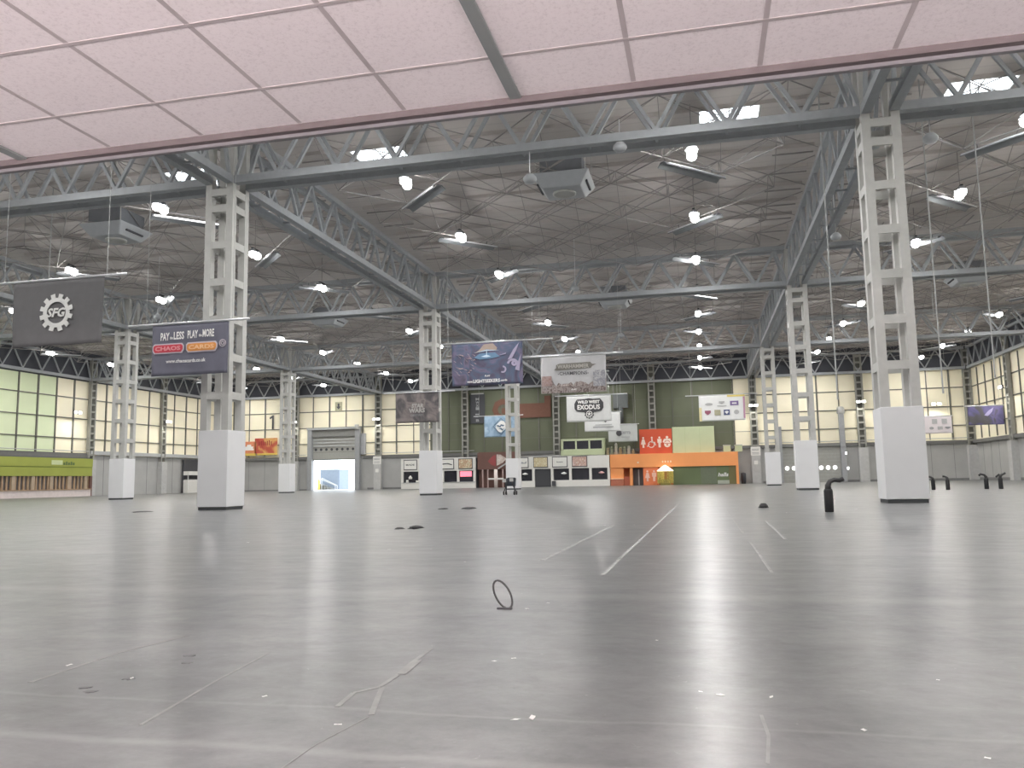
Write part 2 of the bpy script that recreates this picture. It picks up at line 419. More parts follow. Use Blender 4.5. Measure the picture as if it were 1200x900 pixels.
for (i,j),L in lab.items():
    if first is None: first=make_column(); o=first
    else: o=copy_tree(first)
    o.location=(A*i,30*j,0); o['label']=L; o['category']='column'; o['group']='boxed lattice columns of the hall'

# ================================================================ ROOF GIRDERS
ZB,ZT=15.4,18.15
def make_girder(L,single=False,name='roof_girder'):
    """a box lattice girder running along +x for L metres from the column face"""
    t=thing(name,'','girder'); g0=.72; n=10; p=L/n
    offs=(0,) if single else (-.52,.52)
    for oy in offs:
        for z,w in ((ZB,.36),(ZT,.30)):
            MB().box(g0,L-g0,oy-w/2,oy+w/2,z-w/2,z+w/2).build('chord',girder_m,t)
        for k in range(n+1):
            xb=k*p
            for s in (-1,1):
                xt=xb+s*p/2
                if xt<0 or xt>L: continue
                a=Vector((min(max(xb,g0),L-g0),oy,ZB+.15)); b=Vector((xt,oy,ZT-.12))
                MB().bar(a,b,.15,.15,up=(0,1,0)).build('diagonal',girder_m,t)
    if not single:
        for k in range(1,n):
            xx=k*p; MB().box(xx-.06,xx+.06,-.34,.34,ZB-.02,ZB+.06).build('cross_tie',girder_m,t)
    return t
gx=make_girder(A); gy=make_girder(30.0); gs=make_girder(30.0,True); gsx=make_girder(A,True)
used={}
def place_girder(src,x,y,rz,label):
    o=src if src.name not in used else copy_tree(src)
    used[src.name]=1
    o.location=(x,y,0); o.rotation_euler=(0,0,rz); o['label']=label; o['category']='girder'; o['group']='lattice roof girders'
bay=['leftmost','left-hand','middle','right-hand']
for j,nm in enumerate(('nearest line of columns','second line of columns','third line of columns')):
    for i in range(-2,2):
        place_girder(gx,A*i,30*j,0,f'cross girder spanning the {bay[i+2]} bay at the {nm}')
for i in range(-2,2): place_girder(gsx,A*i,YB-.45,0,f'thin girder above the far wall, {bay[i+2]} span')
for i,nm in ((-1,'far left'),(0,'left-hand'),(1,'right-hand')):
    for j in range(-1,3):
        if i==-1 and j<0: continue
        place_girder(gy,A*i,30*j,pi/2,f'lengthwise girder over the {nm} column row, '+['overhead span nearest the viewer','span from first to second column','span from second to third column','farthest span to the far wall'][j+1])
for j in (1,2): place_girder(gs,-XW+.45,30*j,pi/2,'thin girder above the left wall, '+('nearer' if j==1 else 'farther')+' span')
for j in (1,2): place_girder(gs,XW-.45,30*j,pi/2,'thin girder above the right wall, '+('nearer' if j==1 else 'farther')+' span')

# ================================================================ SPACE FRAME (one per bay)
def make_frame():
    t=thing('space_frame','','roof frame'); px=A/10; py=3.0; zl,zu=16.95,18.76
    lo=MB(); we=MB(); up=MB()
    for i in range(1,10):
        for j in range(1,10):
            P=(i*px,j*py)
            if (i+j)%2:
                for di,dj in ((1,1),(1,-1)):
                    a,b=i+di,j+dj
                    if 1<=a<=9 and 1<=b<=9: lo.tube([(P[0],P[1],zl),(a*px,b*py,zl)],.036,5,cap=False)
                for di,dj in ((1,0),(-1,0),(0,1),(0,-1)):
                    a,b=i+di,j+dj; 
                    if 0<a<10 and 0<b<10: we.tube([(P[0],P[1],zl),(a*px,b*py,zu)],.022,5,cap=False)
            else:
                for di,dj in ((1,1),(1,-1)):
                    a,b=i+di,j+dj
                    ax_,by_=a*px,b*py
                    if a==10: ax_,by_=P[0]+px*.8,P[1]+(by_-P[1])*.8
                    if b==10: ax_,by_=P[0]+(ax_-P[0])*.8,P[1]+py*.8
                    if 0<=a<=10 and 0<=b<=10: up.tube([(P[0],P[1],zu),(ax_,by_,zu)],.03,5,cap=False)
    # edge hangers tie the frame to the girder top chords
    for k in range(1,10):
        for q in ((k*px,.75),(k*px,29.25)): up.tube([(q[0],q[1],zu),(q[0],3.0 if q[1]<1 else 27.0,zu)],.05,5,cap=False)
        for q in ((.75,k*py),(A-.75,k*py)): up.tube([(q[0],q[1],zu),(px if q[0]<1 else 9*px,q[1],zu)],.05,5,cap=False)
    lo.build('lower_grid',frame_m,t,fix=False,smooth=True); we.build('web_bars',frame_m,t,fix=False,smooth=True); up.build('upper_grid',frame_m,t,fix=False,smooth=True)
    # deck purlins bearing on the frame
    m=MB()
    for k in range(0,9): m.box(.75,A-.75,2.32+k*py-.05,2.32+k*py+.05,zu+.03,ZR-.001)
    m.build('purlins',deck_m,t,fix=False)
    return t
fr=make_frame(); fst=True
for j in range(0,3):
    for i in range(-2,2):
        o=fr if fst else copy_tree(fr); fst=False
        o.location=(A*i,30*j,0); o['label']=f'grid of thin roof bars over the {bay[i+2]} bay, {["nearest","second","farthest"][j]} row of bays'; o['category']='roof frame'; o['group']='roof space frames'

# ================================================================ HIGH-BAY LAMPS AND LINEAR TROUGHS
LX=[-50.78,-36.27,-21.76,-7.25,7.25,21.76,36.27,50.78]
LN=['far-left line','second line from left','third line from left','line left of the left columns','line right of the left columns','middle line','line right of the right columns','far-right line']
def make_lamp():
    t=thing('high_bay_lamp','','lamp')
    m=MB()
    for s in (-1,1): m.lathe([(.05,.42),(.12,.40),(.20,.32),(.27,.21),(.27,.19),(.23,.21),(.12,.34)],(s*.31,0,0),18)
    m.build('reflector',unit_m,t,smooth=True)
    MB().box(-.4,.4,-.07,.07,.38,.50).build('bracket',dgrey_m,t)
    MB().box(-.12,.12,-.30,.30,.22,.26).build('glow_shield',unit_m,t)  # added plate that blocks light rising between the two bowls
    m=MB(); m.tube([(0,0,.42),(0,0,2.53)],.025,6); m.build('stem',frame_m,t)
    m=MB()
    for s in (-1,1): m.lathe([(.14,.22),(.22,.15),(.245,.04),(.21,-.08),(.11,-.16),(.02,-.18)],(s*.31,0,0),12)
    m.build('lens',lamp_m,t,smooth=True)
    ld=bpy.data.lights.new('lamp_light','AREA'); ld.shape='RECTANGLE'; ld.size=1.1; ld.size_y=.5; ld.energy=LAMP_W; ld.color=LAMP_C; ld.spread=radians(170)
    lo=bpy.data.objects.new('lamp_light',ld); COL.objects.link(lo); lo.parent=t; lo.location=(0,0,-.25)
    ld=bpy.data.lights.new('bowl_glow','POINT'); ld.shadow_soft_size=.25; ld.energy=GLOW_W; ld.color=LAMP_C
    lo=bpy.data.objects.new('bowl_glow',ld); COL.objects.link(lo); lo.parent=t; lo.location=(0,0,-.30)
    return t
lamp0=make_lamp(); n=0
for i,x in enumerate(LX):
    for k in range(-3,9):
        y=5+10*k
        # leave out lamps whose beams nobody could see from the frame, keep those lighting the near floor
        if k<0 and not -25<x<55: continue
        o=lamp0 if n==0 else copy_tree(lamp0); n+=1
        o.location=(x,y-.2,16.45); o.rotation_euler=(0,0,pi/2+random.Random(n).uniform(-.15,.15))
        if k<0: L=f'twin lamp overhead out of view, {ORD[k+3]} in the {LN[i]}'
        else: L=f'lit twin roof lamp, {ORD[k]} from the front in the {LN[i]}'
        o['label']=L; o['category']='lamp'; o['group']='twin roof lamps'
def make_trough():
    t=thing('trough_light','','light fitting')
    m=MB(); m.add([(-2.1,-.34,0),(2.1,-.34,0),(2.1,-.12,.16),(-2.1,-.12,.16),(-2.1,.12,.16),(2.1,.12,.16),(2.1,.34,0),(-2.1,.34,0),
                   (-2.1,-.34,.03),(2.1,-.34,.03),(2.1,-.12,.22),(-2.1,-.12,.22),(-2.1,.12,.22),(2.1,.12,.22),(2.1,.34,.03),(-2.1,.34,.03)],
        [(0,1,2,3),(3,2,5,4),(4,5,6,7),(8,11,10,9),(11,12,13,10),(12,15,14,13),(0,8,9,1),(7,6,14,15),(0,3,11,8),(3,4,12,11),(4,7,15,12),(1,9,10,2),(2,10,13,5),(5,13,14,6)])
    m.build('reflector',mat('dull trough metal',(.20,.21,.22),.5,.3),t)
    m=MB(); m.tube([(-2.0,-.38,.08),(2.0,-.38,.08)],.04,8); m.build('tube',alu_m,t,smooth=True)
    m=MB()
    for x in (-1.4,1.4): m.tube([(x,0,.2),(x,0,.46)],.02,5)
    m.build('hanger',dgrey_m,t)
    return t
tr0=make_trough(); n=0; rr=random.Random(4)
for i,x in enumerate(LX):
    for k in range(0,9):
        y=(7.5,16.5,25.5)[k%3]+30*(k//3)
        if i not in (2,3,4,5,6,7) and k<3: continue
        o=tr0 if n==0 else copy_tree(tr0); n+=1
        sg = 1 if ((2 if i%2==0 else 7)+(2,5,8)[k%3])%2 else -1
        o.location=(x,y,16.48); o.rotation_euler=(0,0,sg*math.atan2(3.0,2.9))
        o['label']=f'slanting light trough by the {ORD[k]} lamp, {LN[i]}'; o['category']='light fitting'; o['group']='slanting light troughs'
        if (i,k) in ((3,0),(5,3),(2,4),(4,6),(5,8)):
            for ch in o.children:
                if ch.name.startswith('tube'): 
                    ch.data=ch.data.copy(); ch.data.materials[0]=tube_m; ch.scale=(1,1,1)
# air units hung under the frame
def make_unit():
    t=thing('ceiling_air_unit','','air unit')
    m=MB(); m.add([(-1.5,-1.5,.35),(1.5,-1.5,.35),(1.5,1.5,.35),(-1.5,1.5,.35),(-1.0,-1.0,-.35),(1.0,-1.0,-.35),(1.0,1.0,-.35),(-1.0,1.0,-.35)],[(0,1,5,4),(1,2,6,5),(2,3,7,6),(3,0,4,7),(4,5,6,7),(0,3,2,1)])
    m.build('hood',unit_m,t,bevel=.05)
    m=MB(); m.lathe([(.62,-.33),(.62,-.42),(.52,-.45),(.48,-.38)],(0,0,0),24); m.build('fan_grille',steel_m,t,smooth=True)
    for s in (-1,1):
        MB().cbox((s*1.28,0,-.02),(.10,1.5,.10)).build('slot',dgrey_m,t)
    MB().box(-1.1,1.1,-1.1,1.1,.35,1.3).build('plenum_box',mat('dark duct',(.19,.20,.22),.6),t)
    m=MB()
    for sx in (-1,1):
        for sy in (-1,1): m.tube([(sx*1.3,sy*1.3,.3),(sx*1.3,sy*1.3,2.1)],.025,5)
    m.build('hanger_rods',steel_m,t)
    return t
u0=make_unit()
for k,(x,y,L) in enumerate(((15.1,7.6,'pale square air unit hung in the middle of the roof, nearest'),(-12.8,8.2,'pale square air unit hung at upper left, left of the nearest left column'),
    (43.1,37.6,'pale air unit hung at right beyond the nearest right column'),(-13,38,'pale air unit hung deeper in the left bay'),(14.6,37.6,'pale air unit hung deeper in the middle bay'))):
    o=u0 if k==0 else copy_tree(u0); o.location=(x,y,16.5); o['label']=L; o['category']='air unit'; o['group']='hung air units'
# round hung speakers
def make_speaker():
    t=thing('hanging_speaker','','speaker')
    m=MB(); m.lathe([(.02,.30),(.16,.24),(.28,.10),(.30,0),(.22,-.12),(.05,-.16)],(0,0,0),18); m.build('body',unit_m,t,smooth=True)
    return t
s0=make_speaker()
for k,(x,y,z,L) in enumerate(((14.9,-.55,13.95,'small pale speaker on a rod under the nearest girder, by the square air unit'),(18.8,-.55,14.95,'small round speaker fixed below the nearest cross girder near centre'),
    (13.0,24.9,15.0,'round pale speaker hung mid roof above the champions banner'),(29.5,14.1,14.4,'small speaker hung below the right-hand lengthwise girder'),
    (31.1,.6,14.4,'round speaker hung just right of the nearest right column'),(14.8,40.5,14.0,'small round speaker hung right of the champions banner'),(-18.7,20.3,14.0,'round speaker above the dark blue banner'))):
    o=s0 if k==0 else copy_tree(s0); o.location=(x,y,z); o['label']=L; o['category']='speaker'; o['group']='hung round speakers'
    top=15.22 if k in (0,1,4) else 18.98
    m=MB(); m.tube([(0,0,.2),(0,0,top-z)],.02,6); m.build('drop_rod',alu_m,o)
# thin wires left hanging
for k,(x,y,z0,z1,L) in enumerate(((27.65,5,4.5,18.98,'long thin wire hanging left of the nearest right column'),(32.0,5,4.6,18.98,'thin wire hanging just right of the nearest right column'),(34.1,5,5.2,18.98,'thin wire hanging farther right of the nearest right column'),
     (41.0,40,14.0,18.98,'short thin wire high at right'),(-15.5,6,10,18.98,'faint thin wire high left of the cog banner'))):
    m=MB(); m.tube([(x,y,z0),(x,y,z1)],.032,5); m.cbox((x,y,z0),(.06,.06,.12)); tag(m.build('hanging_wire',ledge_m),L,'wire','loose hanging wires')

# ================================================================ WALL LATTICE POSTS WITH FLOODS
def make_wallpost():
    t=thing('wall_lattice_post','','post')
    for s in (-1,1): MB().box(s*.42-.1,s*.42+.1,-.55,-.1,4.6,18.3).build('leg',mat('wall post steel',(.30,.30,.27),.6),t)
    for k in range(14): MB().box(-.32,.32,-.5,-.2,5.3+k*.95,5.55+k*.95).build('batten',MATS['wall post steel'],t)
    MB().box(-.34,.34,-.2,-.14,4.7,18.2).build('web_plate',mat('post web',(.13,.13,.115),.7),t)
    MB().box(-.62,.62,-.8,-.02,0,4.75).build('cladding',mat('light dado cladding',(.50,.50,.49),.65),t)
    return t
wp=make_wallpost(); n=0
def post(x,y,rz,label):
    global n
    o=wp if n==0 else copy_tree(wp); n+=1; o.location=(x,y,0); o.rotation_euler=(0,0,rz); o['label']=label; o['category']='post'; o['group']='wall lattice posts'
fx=[-43.5,-29.0,-14.5,0,14.5,29.0,43.5]
fl=['left of the loading door','just right of the open loading door','left of centre on the green wall','behind the pale blue banner on the green wall','above the red washroom sign','right of the orange block where green meets cream','behind the nearest right column']
for x,L in zip(fx,fl): post(x,YB,0,'lattice post on the far wall '+L)
post(XW-.55,YB,0,'lattice post in the far right corner')
post(-XW+.55,YB,0,'lattice post in the far left corner')
for y,L in ((60,'where the green fascia ends'),(75,'halfway from the green fascia to the corner')): post(-XW,y,pi/2,'lattice post on the left wall '+L)
post(XW,75,-pi/2,'lattice post on the right wall at the frame edge')
post(XW,60,-pi/2,'lattice post on the right wall out of frame')
def make_flood():
    t=thing('wall_floodlight','','floodlight')
    m=MB(); m.bar((0,0,0),(0,-.5,.1),.06); m.bar((-.35,-.5,.1),(.35,-.5,.1),.06); m.build('arm',dgrey_m,t)
    for s in (-1,1):
        h=MB(); h.box(s*.36-.3,s*.36+.3,-.72,-.52,-.05,.35); ho=h.build('head',dgrey_m,t,bevel=.02)
        MB().box(s*.36-.25,s*.36+.25,-.735,-.72,0,.30).build('lens',mat('lit flood lens',(1,1,1),.4,emit=(1,.98,.9),strength=9),ho)
    ld=bpy.data.lights.new('flood_light','AREA'); ld.shape='RECTANGLE'; ld.size=1.2; ld.size_y=.3; ld.energy=FLOOD_W; ld.color=(1,.97,.88); ld.spread=radians(170)
    lo=bpy.data.objects.new('flood_light',ld); COL.objects.link(lo); lo.parent=t; lo.location=(0,-.85,-.1); lo.rotation_euler=(radians(-20),0,0)
    return t
f0=make_flood(); n=0
for (x,y,z,rz,L) in ((-29.0,YB-.55,11.0,0,'twin floodlight on the post right of the open loading door'),(-43.5,YB-.55,11.0,0,'twin floodlight on the post left of the loading door'),
   (29.0,YB-.55,11.0,0,'twin floodlight where the green far wall meets cream'),(43.5,YB-.55,11.0,0,'twin floodlight left of the nearest right column on the far wall'),
   (-XW+.55,56.4,10.6,pi/2,'twin floodlight on the left wall above the green fascia'),(XW-.55,75,11.0,-pi/2,'twin floodlight on the right wall above the purple banner'),
   (53.2,YB-.3,10.3,0,'twin floodlight on the far wall left of the purple banner'),(-XW+.55,75,10.6,pi/2,'twin floodlight on the left wall post')):
    o=f0 if n==0 else copy_tree(f0); n+=1; o.location=(x,y,z); o.rotation_euler=(0,0,rz); o['label']=L; o['category']='floodlight'; o['group']='wall floodlights'
# signs on the post cladding beside the doors
for x,L in ((-29.0,'right of the open loading door'),(29.0,'right of the orange block')):
    t=thing('wall_notice','white two-line notice on the grey post '+L,'sign',(x,YB-.83,4.6),group='post notices')
    MB().box(-.68,.68,-.04,0,-.62,.62).build('board',white_m,t)
    m=MB()
    for z in (.3,.12,-.2,-.4): m.box(-.5,.45,-.05,-.04,z-.04,z+.04)
    m.build('print',text_g,t)
    MB().box(-.3,.25,-.03,0,-1.9,-1.35).build('small_notice',white_m,t)

# ================================================================ LOADING DOORS
t=thing('loading_door','open grey loading door with daylight beyond','loading door',(-36.6,YB,0))
for s in (-1,1):
    MB().box(s*4.15-.38,s*4.15+.38,-.9,-.02,0,10.0).build('jamb_post',mat('door frame grey',(.33,.34,.35),.5),t,bevel=.03)
MB().box(-3.77,3.77,-.7,-.05,8.6,9.9).build('head_box',mat('door head grey',(.22,.22,.21),.6),t)
MB().box(-4.6,4.6,-1.0,-.02,9.75,10.05).build('top_rail',ledge_m,t)
sec=MB(); sec.box(-3.77,3.77,-.35,-.05,4.85,8.6)
so=sec.build('raised_door_leaf',mat('door leaf grey',(.37,.37,.34),.55),t)
m=MB()
for z in (8.15,7.65,7.1): m.box(-3.7,3.7,-.5,-.35,z-.11,z+.11)
m.build('slat',ledge_m,so)
m=MB(); m.box(-3.7,3.7,-.37,-.35,6.1,6.14); m.box(-3.7,3.7,-.4,-.35,4.85,5.0); m.build('panel_joint',mull_m,so)
m=MB()
for k in range(8):
    x=-3.25+k*.93; m.disc(x,6.55,.22,-.38,-.36,14)
m.build('oval_window',dgrey_m,so)
m=MB(); m.lathe([(.35,0),(.35,.8)],(4.15,-.95,9.6),12); m.build('motor',steel_m,t,smooth=True)
m=MB(); m.box(4.6,5.4,-.5,-.02,5.6,9.0); m.build('control_trunking',MATS['door frame grey'],t)
t=thing('loading_door','closed grey sectional loading door with a row of lit windows','loading door',(36.6,YB,0))
MB().box(-3.9,3.9,-.2,-.03,0,5.05).build('door_leaf',MATS['door leaf grey'],t)
m=MB()
for k in range(9): m.box(-3.9,3.9,-.23,-.2,.5+k*.5,.54+k*.5)
m.build('panel_joint',ledge_m,t)
m=MB()
for k in range(8):
    x=-3.35+k*.92; m.disc(x,2.05,.27,-.26,-.21,14)
m.build('oval_window',daypane_m,t)
MB().box(-3.9,3.9,-.5,-.03,5.05,5.5).build('head_box',MATS['door head grey'],t)
for s in (-1,1): MB().box(s*4.25-.33,s*4.25+.33,-.95,-.03,0,10.2 if s>0 else 8.0).build('jamb_post',MATS['door frame grey'],t,bevel=.03)
m=MB(); m.lathe([(.5,0),(.55,.15),(.5,.8),(.3,1.0)],(4.25,-.5,9.6),12); m.build('motor',steel_m,t,smooth=True)
m=MB(); m.cbox((4.55,-1.0,4.0),(.25,.1,.35)); m.cbox((4.7,-1.0,1.9),(.25,.1,.4)); m.build('indicator_lamp',mat('lit small lamp',(1,1,1),.4,emit=(1,1,1),strength=2),t)
# outside the open door
struct(MB().box(-75,10,YB+.3,170,-.3,0).build('ground_yard',mat('pale yard concrete',(.75,.76,.78),.8,var=.04,scale=.3)))
t=thing('site_cabin','grey blue cabin with stairs outside the loading door','cabin',(-42.2,100,0))
MB().box(-1.9,1.7,0,4,0,3.4).build('body',mat('cabin grey blue',(.22,.27,.36),.5),t)
MB().box(-2.0,1.8,-.1,4.1,3.4,3.6).build('roof',mat('cabin roof',(.5,.55,.62),.5),t)
m=MB(); m.tube([(-1.8,-1.0,2.0),(1.4,-1.0,.75)],.05,8); m.tube([(-.9,-1.5,2.0),(2.0,-1.5,.7)],.05,8); m.tube([(1.4,-1.0,.75),(1.4,-1.0,0)],.05,8); m.tube([(-1.8,-1.0,2.0),(-1.8,-1.0,0)],.05,8); m.tube([(2.0,-1.5,.7),(2.0,-1.5,0)],.05,8); m.tube([(-.9,-1.5,2.0),(-.9,-1.5,0)],.05,8)
m.build('stair_rail',chrome_m,t)
m=MB()
for k in range(5): m.box(-1.6+k*.55,-1.0+k*.55,-1.5,-.2,.95-k*.2,1.0-k*.2); m.box(-1.55+k*.55,-1.5+k*.55,-1.45,-.25,0,.95-k*.2)
m.build('stair',steel_m,t)
m=MB(); m.lathe([(.22,0),(.22,1.6),(.15,1.75),(.02,1.8)],(0,0,0),16); tag(m.build('bollard',yellow_m,loc=(-43.2,97.6,0),smooth=True),'yellow bollard outside the loading door','bollard')

# ================================================================ WALL GRAPHICS
m=MB().box(-.1,.1,0,.02,-1.0,1.0); m=MB(); m.poly([(-.13,-1.15),(.17,-1.15),(.17,1.15),(-.02,1.15),(-.62,.75),(-.50,.5),(-.13,.72)],-.03,0)
tag(m.build('wall_numeral',text_k,loc=(-47.8,YB-.13,11.35)),'large black numeral 1 on the cream far wall','sign')
t=thing('wall_pictogram','square pictogram panel high on the cream wall above the open loading door','sign',(-36.0,YB-.13,13.5))
MB().box(-.62,.62,-.04,0,-.75,.75).build('board',mat('pictogram olive',(.42,.40,.27),.7),t)
m=MB(); m.poly([(-.15,.5),(.15,.5),(.15,0),(.4,0),(0,-.45),(-.4,0),(-.15,0)],-.06,-.04); m.build('arrow',text_k,t)
# printed banners lying along the left of the far wall
t=thing('wall_banner','orange banner with pale lettering on far wall, left of the red one','banner',(-51.85,YB-.58,7.1),group='printed wall banners')
MB().box(-1.27,1.27,-.04,0,-.85,1.1).build('sheet',mat('orange wall print',(.70,.26,.13),.7,var=.15,scale=1),t)
MB().box(-1.27,1.27,-.045,0,-1.25,-.85).build('yellow_band',yellow_m,t)
m=text_mb('GAMES',.5,0,.1,w=1.9,bold=.03,y0=-.05); 
m=MB(); m.poly([(-.9,-.35),(.9,-.35),(.95,-.1),(.7,.0),(.9,.25),(.45,.3),(.4,.6),(-.3,.6),(-.35,.3),(-.85,.25),(-.65,0),(-.95,-.1)],-.06,-.04); m.build('print',text_w,t)
t=thing('wall_banner','red banner fading to yellow on far wall below the numeral','banner',(-48.7,YB-.58,7.4),group='printed wall banners')
MB().box(-2.05,2.05,-.04,0,-1.2,1.3).build('sheet',art_mat('red yellow print',[(.45,.07,.05),(.52,.12,.07),(.66,.34,.12),(.70,.50,.18)],.45,.6,3.0,(.38,.66)),t)
MB().box(-1.6,2.05,-.05,0,-1.5,-1.2).build('yellow_band',yellow_m,t)
m=text_mb('EXPO',.7,-.2,.35,w=2.2,bold=.02,y0=-.05); 
m=MB()
for k in range(7): m.box(-1.3+k*.36,-1.12+k*.36,-.05,-.04,.1,.75+.1*(k%3))
m.build('lettering',mat('dark red print',(.30,.03,.03),.7),t)
# dark vertical sign hanging on the green wall
t=thing('vertical_sign','dark vertical sign with white letters hung before the green wall','sign',(-12.5,YB-.13,12.25))
MB().box(-1.2,1.2,-.05,0,-2.3,2.3).build('board',dgrey_m,t)
m=MB()
for q,(c,z) in enumerate((('M',1.55),('W',1.0),('X',.5),('I',.05))): merge(m,text_mb(c,.42,0,z,w=.55,bold=.03,y0=-.065))
m.box(-.35,.3,-.07,-.06,-.95,-.75); m.box(-.35,.1,-.07,-.06,-1.3,-1.1); merge(m,text_mb('B',.4,0,-1.8,w=.5,bold=.03,y0=-.065)); m.build('lettering',text_g,t)
m=MB().box(-1.0,1.0,-.01,.08,2.2,2.5); m.build('bracket',steel_m,t)
# faint orange lettering on the green wall
t=thing('orange_wall_sign','faint orange sign letters on the green wall behind the central column','sign',(-5.4,YB-.14,11.9))
om=mat('faded orange letters',(.16,.075,.05),.8,var=.06)
m=text_mb('G',3.4,-3.3,.1,w=2.8,bold=.06,y0=-.1); m.build('letter',om,t)
m=MB().box(-1.1,4.6,-.1,-.05,-1.3,.9); m.box(3.6,4.6,-.1,-.05,.9,2.0); m.build('letter_panel',om,t)
# dark mechanical gear beyond the wild banner
t=thing('wall_duct','dark duct box on the green wall right of the white western banner','duct',(10.0,YB-.15,11.9))
MB().box(-1.2,1.0,-.6,0,-.4,1.8).build('box',mat('duct dark',(.10,.11,.11),.6),t,bevel=.04)
m=MB(); m.lathe([(.35,0),(.35,2.6)],(-.1,-.35,-2.6),14); m.build('pipe',MATS['duct dark'],t,smooth=True)

# ================================================================ SHOPS ON THE FAR WALL
KY=87.0
def kiosk_left():
    t=thing('kiosk','white kiosk left of centre behind the second left column','kiosk',(-18.15,KY,0))
    MB().box(-6,5.97,.35,2.5,0,4.6).build('body',mat('kiosk inner',(.10,.10,.11),.7),t)
    fa=MB().box(-6,5.97,0,.35,2.66,4.65).build('fascia',white_m,t,bevel=.02)
    MB().box(-6,5.97,0,.5,0,.95).build('counter_front',white_m,t,bevel=.02)
    MB().box(-6,5.97,-.12,.02,.9,.98).build('counter_ledge',ledge_m,t)
    for x in (-5.83,-3.0,.75,3.2,5.8): MB().box(x-.17,x+.17,0,.4,.95,2.66).build('pier',white_m,t)
    MB().box(-5.65,5.7,.32,.36,.95,2.66).build('serving_window',glass_m,t)
    for k,(x0,x1,mt,L) in enumerate(((-5.55,-3.35,None,'white menu board with dark word'),(.55,2.6,None,'white menu board with dark streak'),(3.3,5.55,1,'picture menu board in warm colours'))):
        b=MB().box(x0,x1,-.08,0,2.9,4.5).build('menu_board',dgrey_m,t); b['label']=L
        pm = art_mat('food print',[(.6,.5,.35),(.45,.25,.15),(.75,.68,.5),(.3,.32,.15)],2.2,1.5,1.0) if mt else white_m
        MB().box(x0+.1,x1-.1,-.1,-.08,3.02,4.38).build('face',pm,b)
        if k==0: text_mb('MADE',.26,(x0+x1)/2,3.7,w=1.4,bold=.02,y0=-.11).build('lettering',text_k,b)
        if k==1:
            m=MB(); m.poly([(x0+.25,3.62),(x0+1.0,3.7),(x1-.3,3.5),(x1-.3,3.65),(x0+1.1,3.85),(x0+.25,3.78)],-.115,-.1); m.build('streak',text_k,b)
    m=MB().box(3.5,5.3,.2,.3,1.75,2.55); p=m.build('screen',pink_m,t); p['label']='lit pink screen'
    m=MB(); m.lathe([(.25,0),(.3,.25),(.05,.55)],(-4.5,.1,1.5),12); m.lathe([(.22,0),(.18,.4)],(-5.0,.1,.98),12); m.lathe([(.22,0),(.2,.3)],(-3.4,.1,.98),12); m.build('counter_jars',white_m,t,smooth=True)
kiosk_left()
# brown booth between the kiosks
t=thing('brown_booth','dark brown booth with pale posts, left of the central column','booth',(-9.0,KY+.4,0))
MB().box(-2.95,3.4,.8,1.2,0,5.4).build('back_panel',brown_m,t)
MB().box(-2.95,3.4,.0,.8,2.75,5.3).build('fascia',brown_m,t)
m=MB(); m.poly([(.1,3.3),(.1,5.0),(.7,4.95),(1.65,4.35),(1.0,3.7)],-.05,0); m.build('white_shape',art_mat('speckled print',[(.75,.72,.68),(.6,.5,.45),(.35,.25,.2)],3,1,2),t)
m=MB(); m.poly([(-1.3,4.0),(-.6,4.7),(-.05,5.0),(-.05,3.2),(-.7,3.4)],-.04,0); m.build('red_shape',mat('dull red print',(.28,.06,.06),.7),t)
m=MB(); m.bar((.3,-.06,2.85),(2.6,-.06,4.25),.1,.2); m.build('diagonal_strip',ledge_m,t)
pm_=mat('pinkish post',(.42,.30,.28),.5)
for x in (-2.1,-1.3,1.05): MB().box(x-.1,x+.1,-.2,0,0,2.75).build('slim_post',pm_,t)
m=MB(); m.lathe([(.28,0),(.28,2.75)],(0,-.3,0),16); m.build('round_post',mat('pale round post',(.75,.66,.62),.5),t,smooth=True)
m=MB(); m.box(-1.2,1.2,-.45,-.35,1.2,1.45); m.build('pale_ribbon',white_m,t)
for s in range(-12,14,2):
    pass
t=thing('kiosk','long white kiosk right of the central column with four menu boards','kiosk',(1.4,KY,0))
MB().box(-6.8,6.8,.35,2.5,0,4.4).build('body',MATS['kiosk inner'],t)
MB().box(-6.8,6.8,0,.35,2.66,4.5).build('fascia',white_m,t,bevel=.02)
MB().box(-6.8,-4.4,0,.5,0,.92).build('counter_front',white_m,t); MB().box(-1.9,6.8,0,.5,0,.95).build('counter_front',white_m,t)
for x in (-6.65,-4.6,-1.75,.98,3.98,6.66): MB().box(x-.18,x+.18,-.02,.4,0 if abs(x+3.1)<1.6 else .9,2.66).build('pier',white_m,t)
MB().box(-6.4,-4.8,.32,.36,.9,2.66).build('serving_window',glass_m,t); MB().box(-1.5,6.4,.32,.36,.9,2.66).build('serving_window',glass_m,t)
MB().box(-4.35,-2.0,.3,.36,0,2.66).build('doorway',dgrey_m,t)
for k,(x0,x1) in enumerate(((-6.75,-5.3),(-4.55,-2.35),(-1.7,.6),(1.27,3.55))):
    b=MB().box(x0,x1,-.08,0,2.85,4.45).build('menu_board',dgrey_m,t)
    pm = MATS.get('x') or (art_mat('snack print',[(.75,.70,.50),(.55,.45,.25),(.8,.76,.6)],2.5,1.5,4) if k==1 else art_mat('grid print',[(.75,.6,.5),(.5,.3,.25),(.8,.75,.7)],4,.5,7) if k==3 else white_m)
    MB().box(x0+.1,x1-.1,-.1,-.08,2.97,4.33).build('face',pm,b)
    if k==2: text_mb('icon',.22,(x0+x1)/2,3.65,w=.9,bold=.02,y0=-.11).build('lettering',text_k,b)
    if k==0: 
        m=MB(); m.poly([((x0+x1)/2-.4,3.5),((x0+x1)/2+.4,3.5),((x0+x1)/2+.45,3.9),((x0+x1)/2+.1,3.6),((x0+x1)/2-.3,3.8)],-.115,-.1); m.build('lettering',text_g,b)
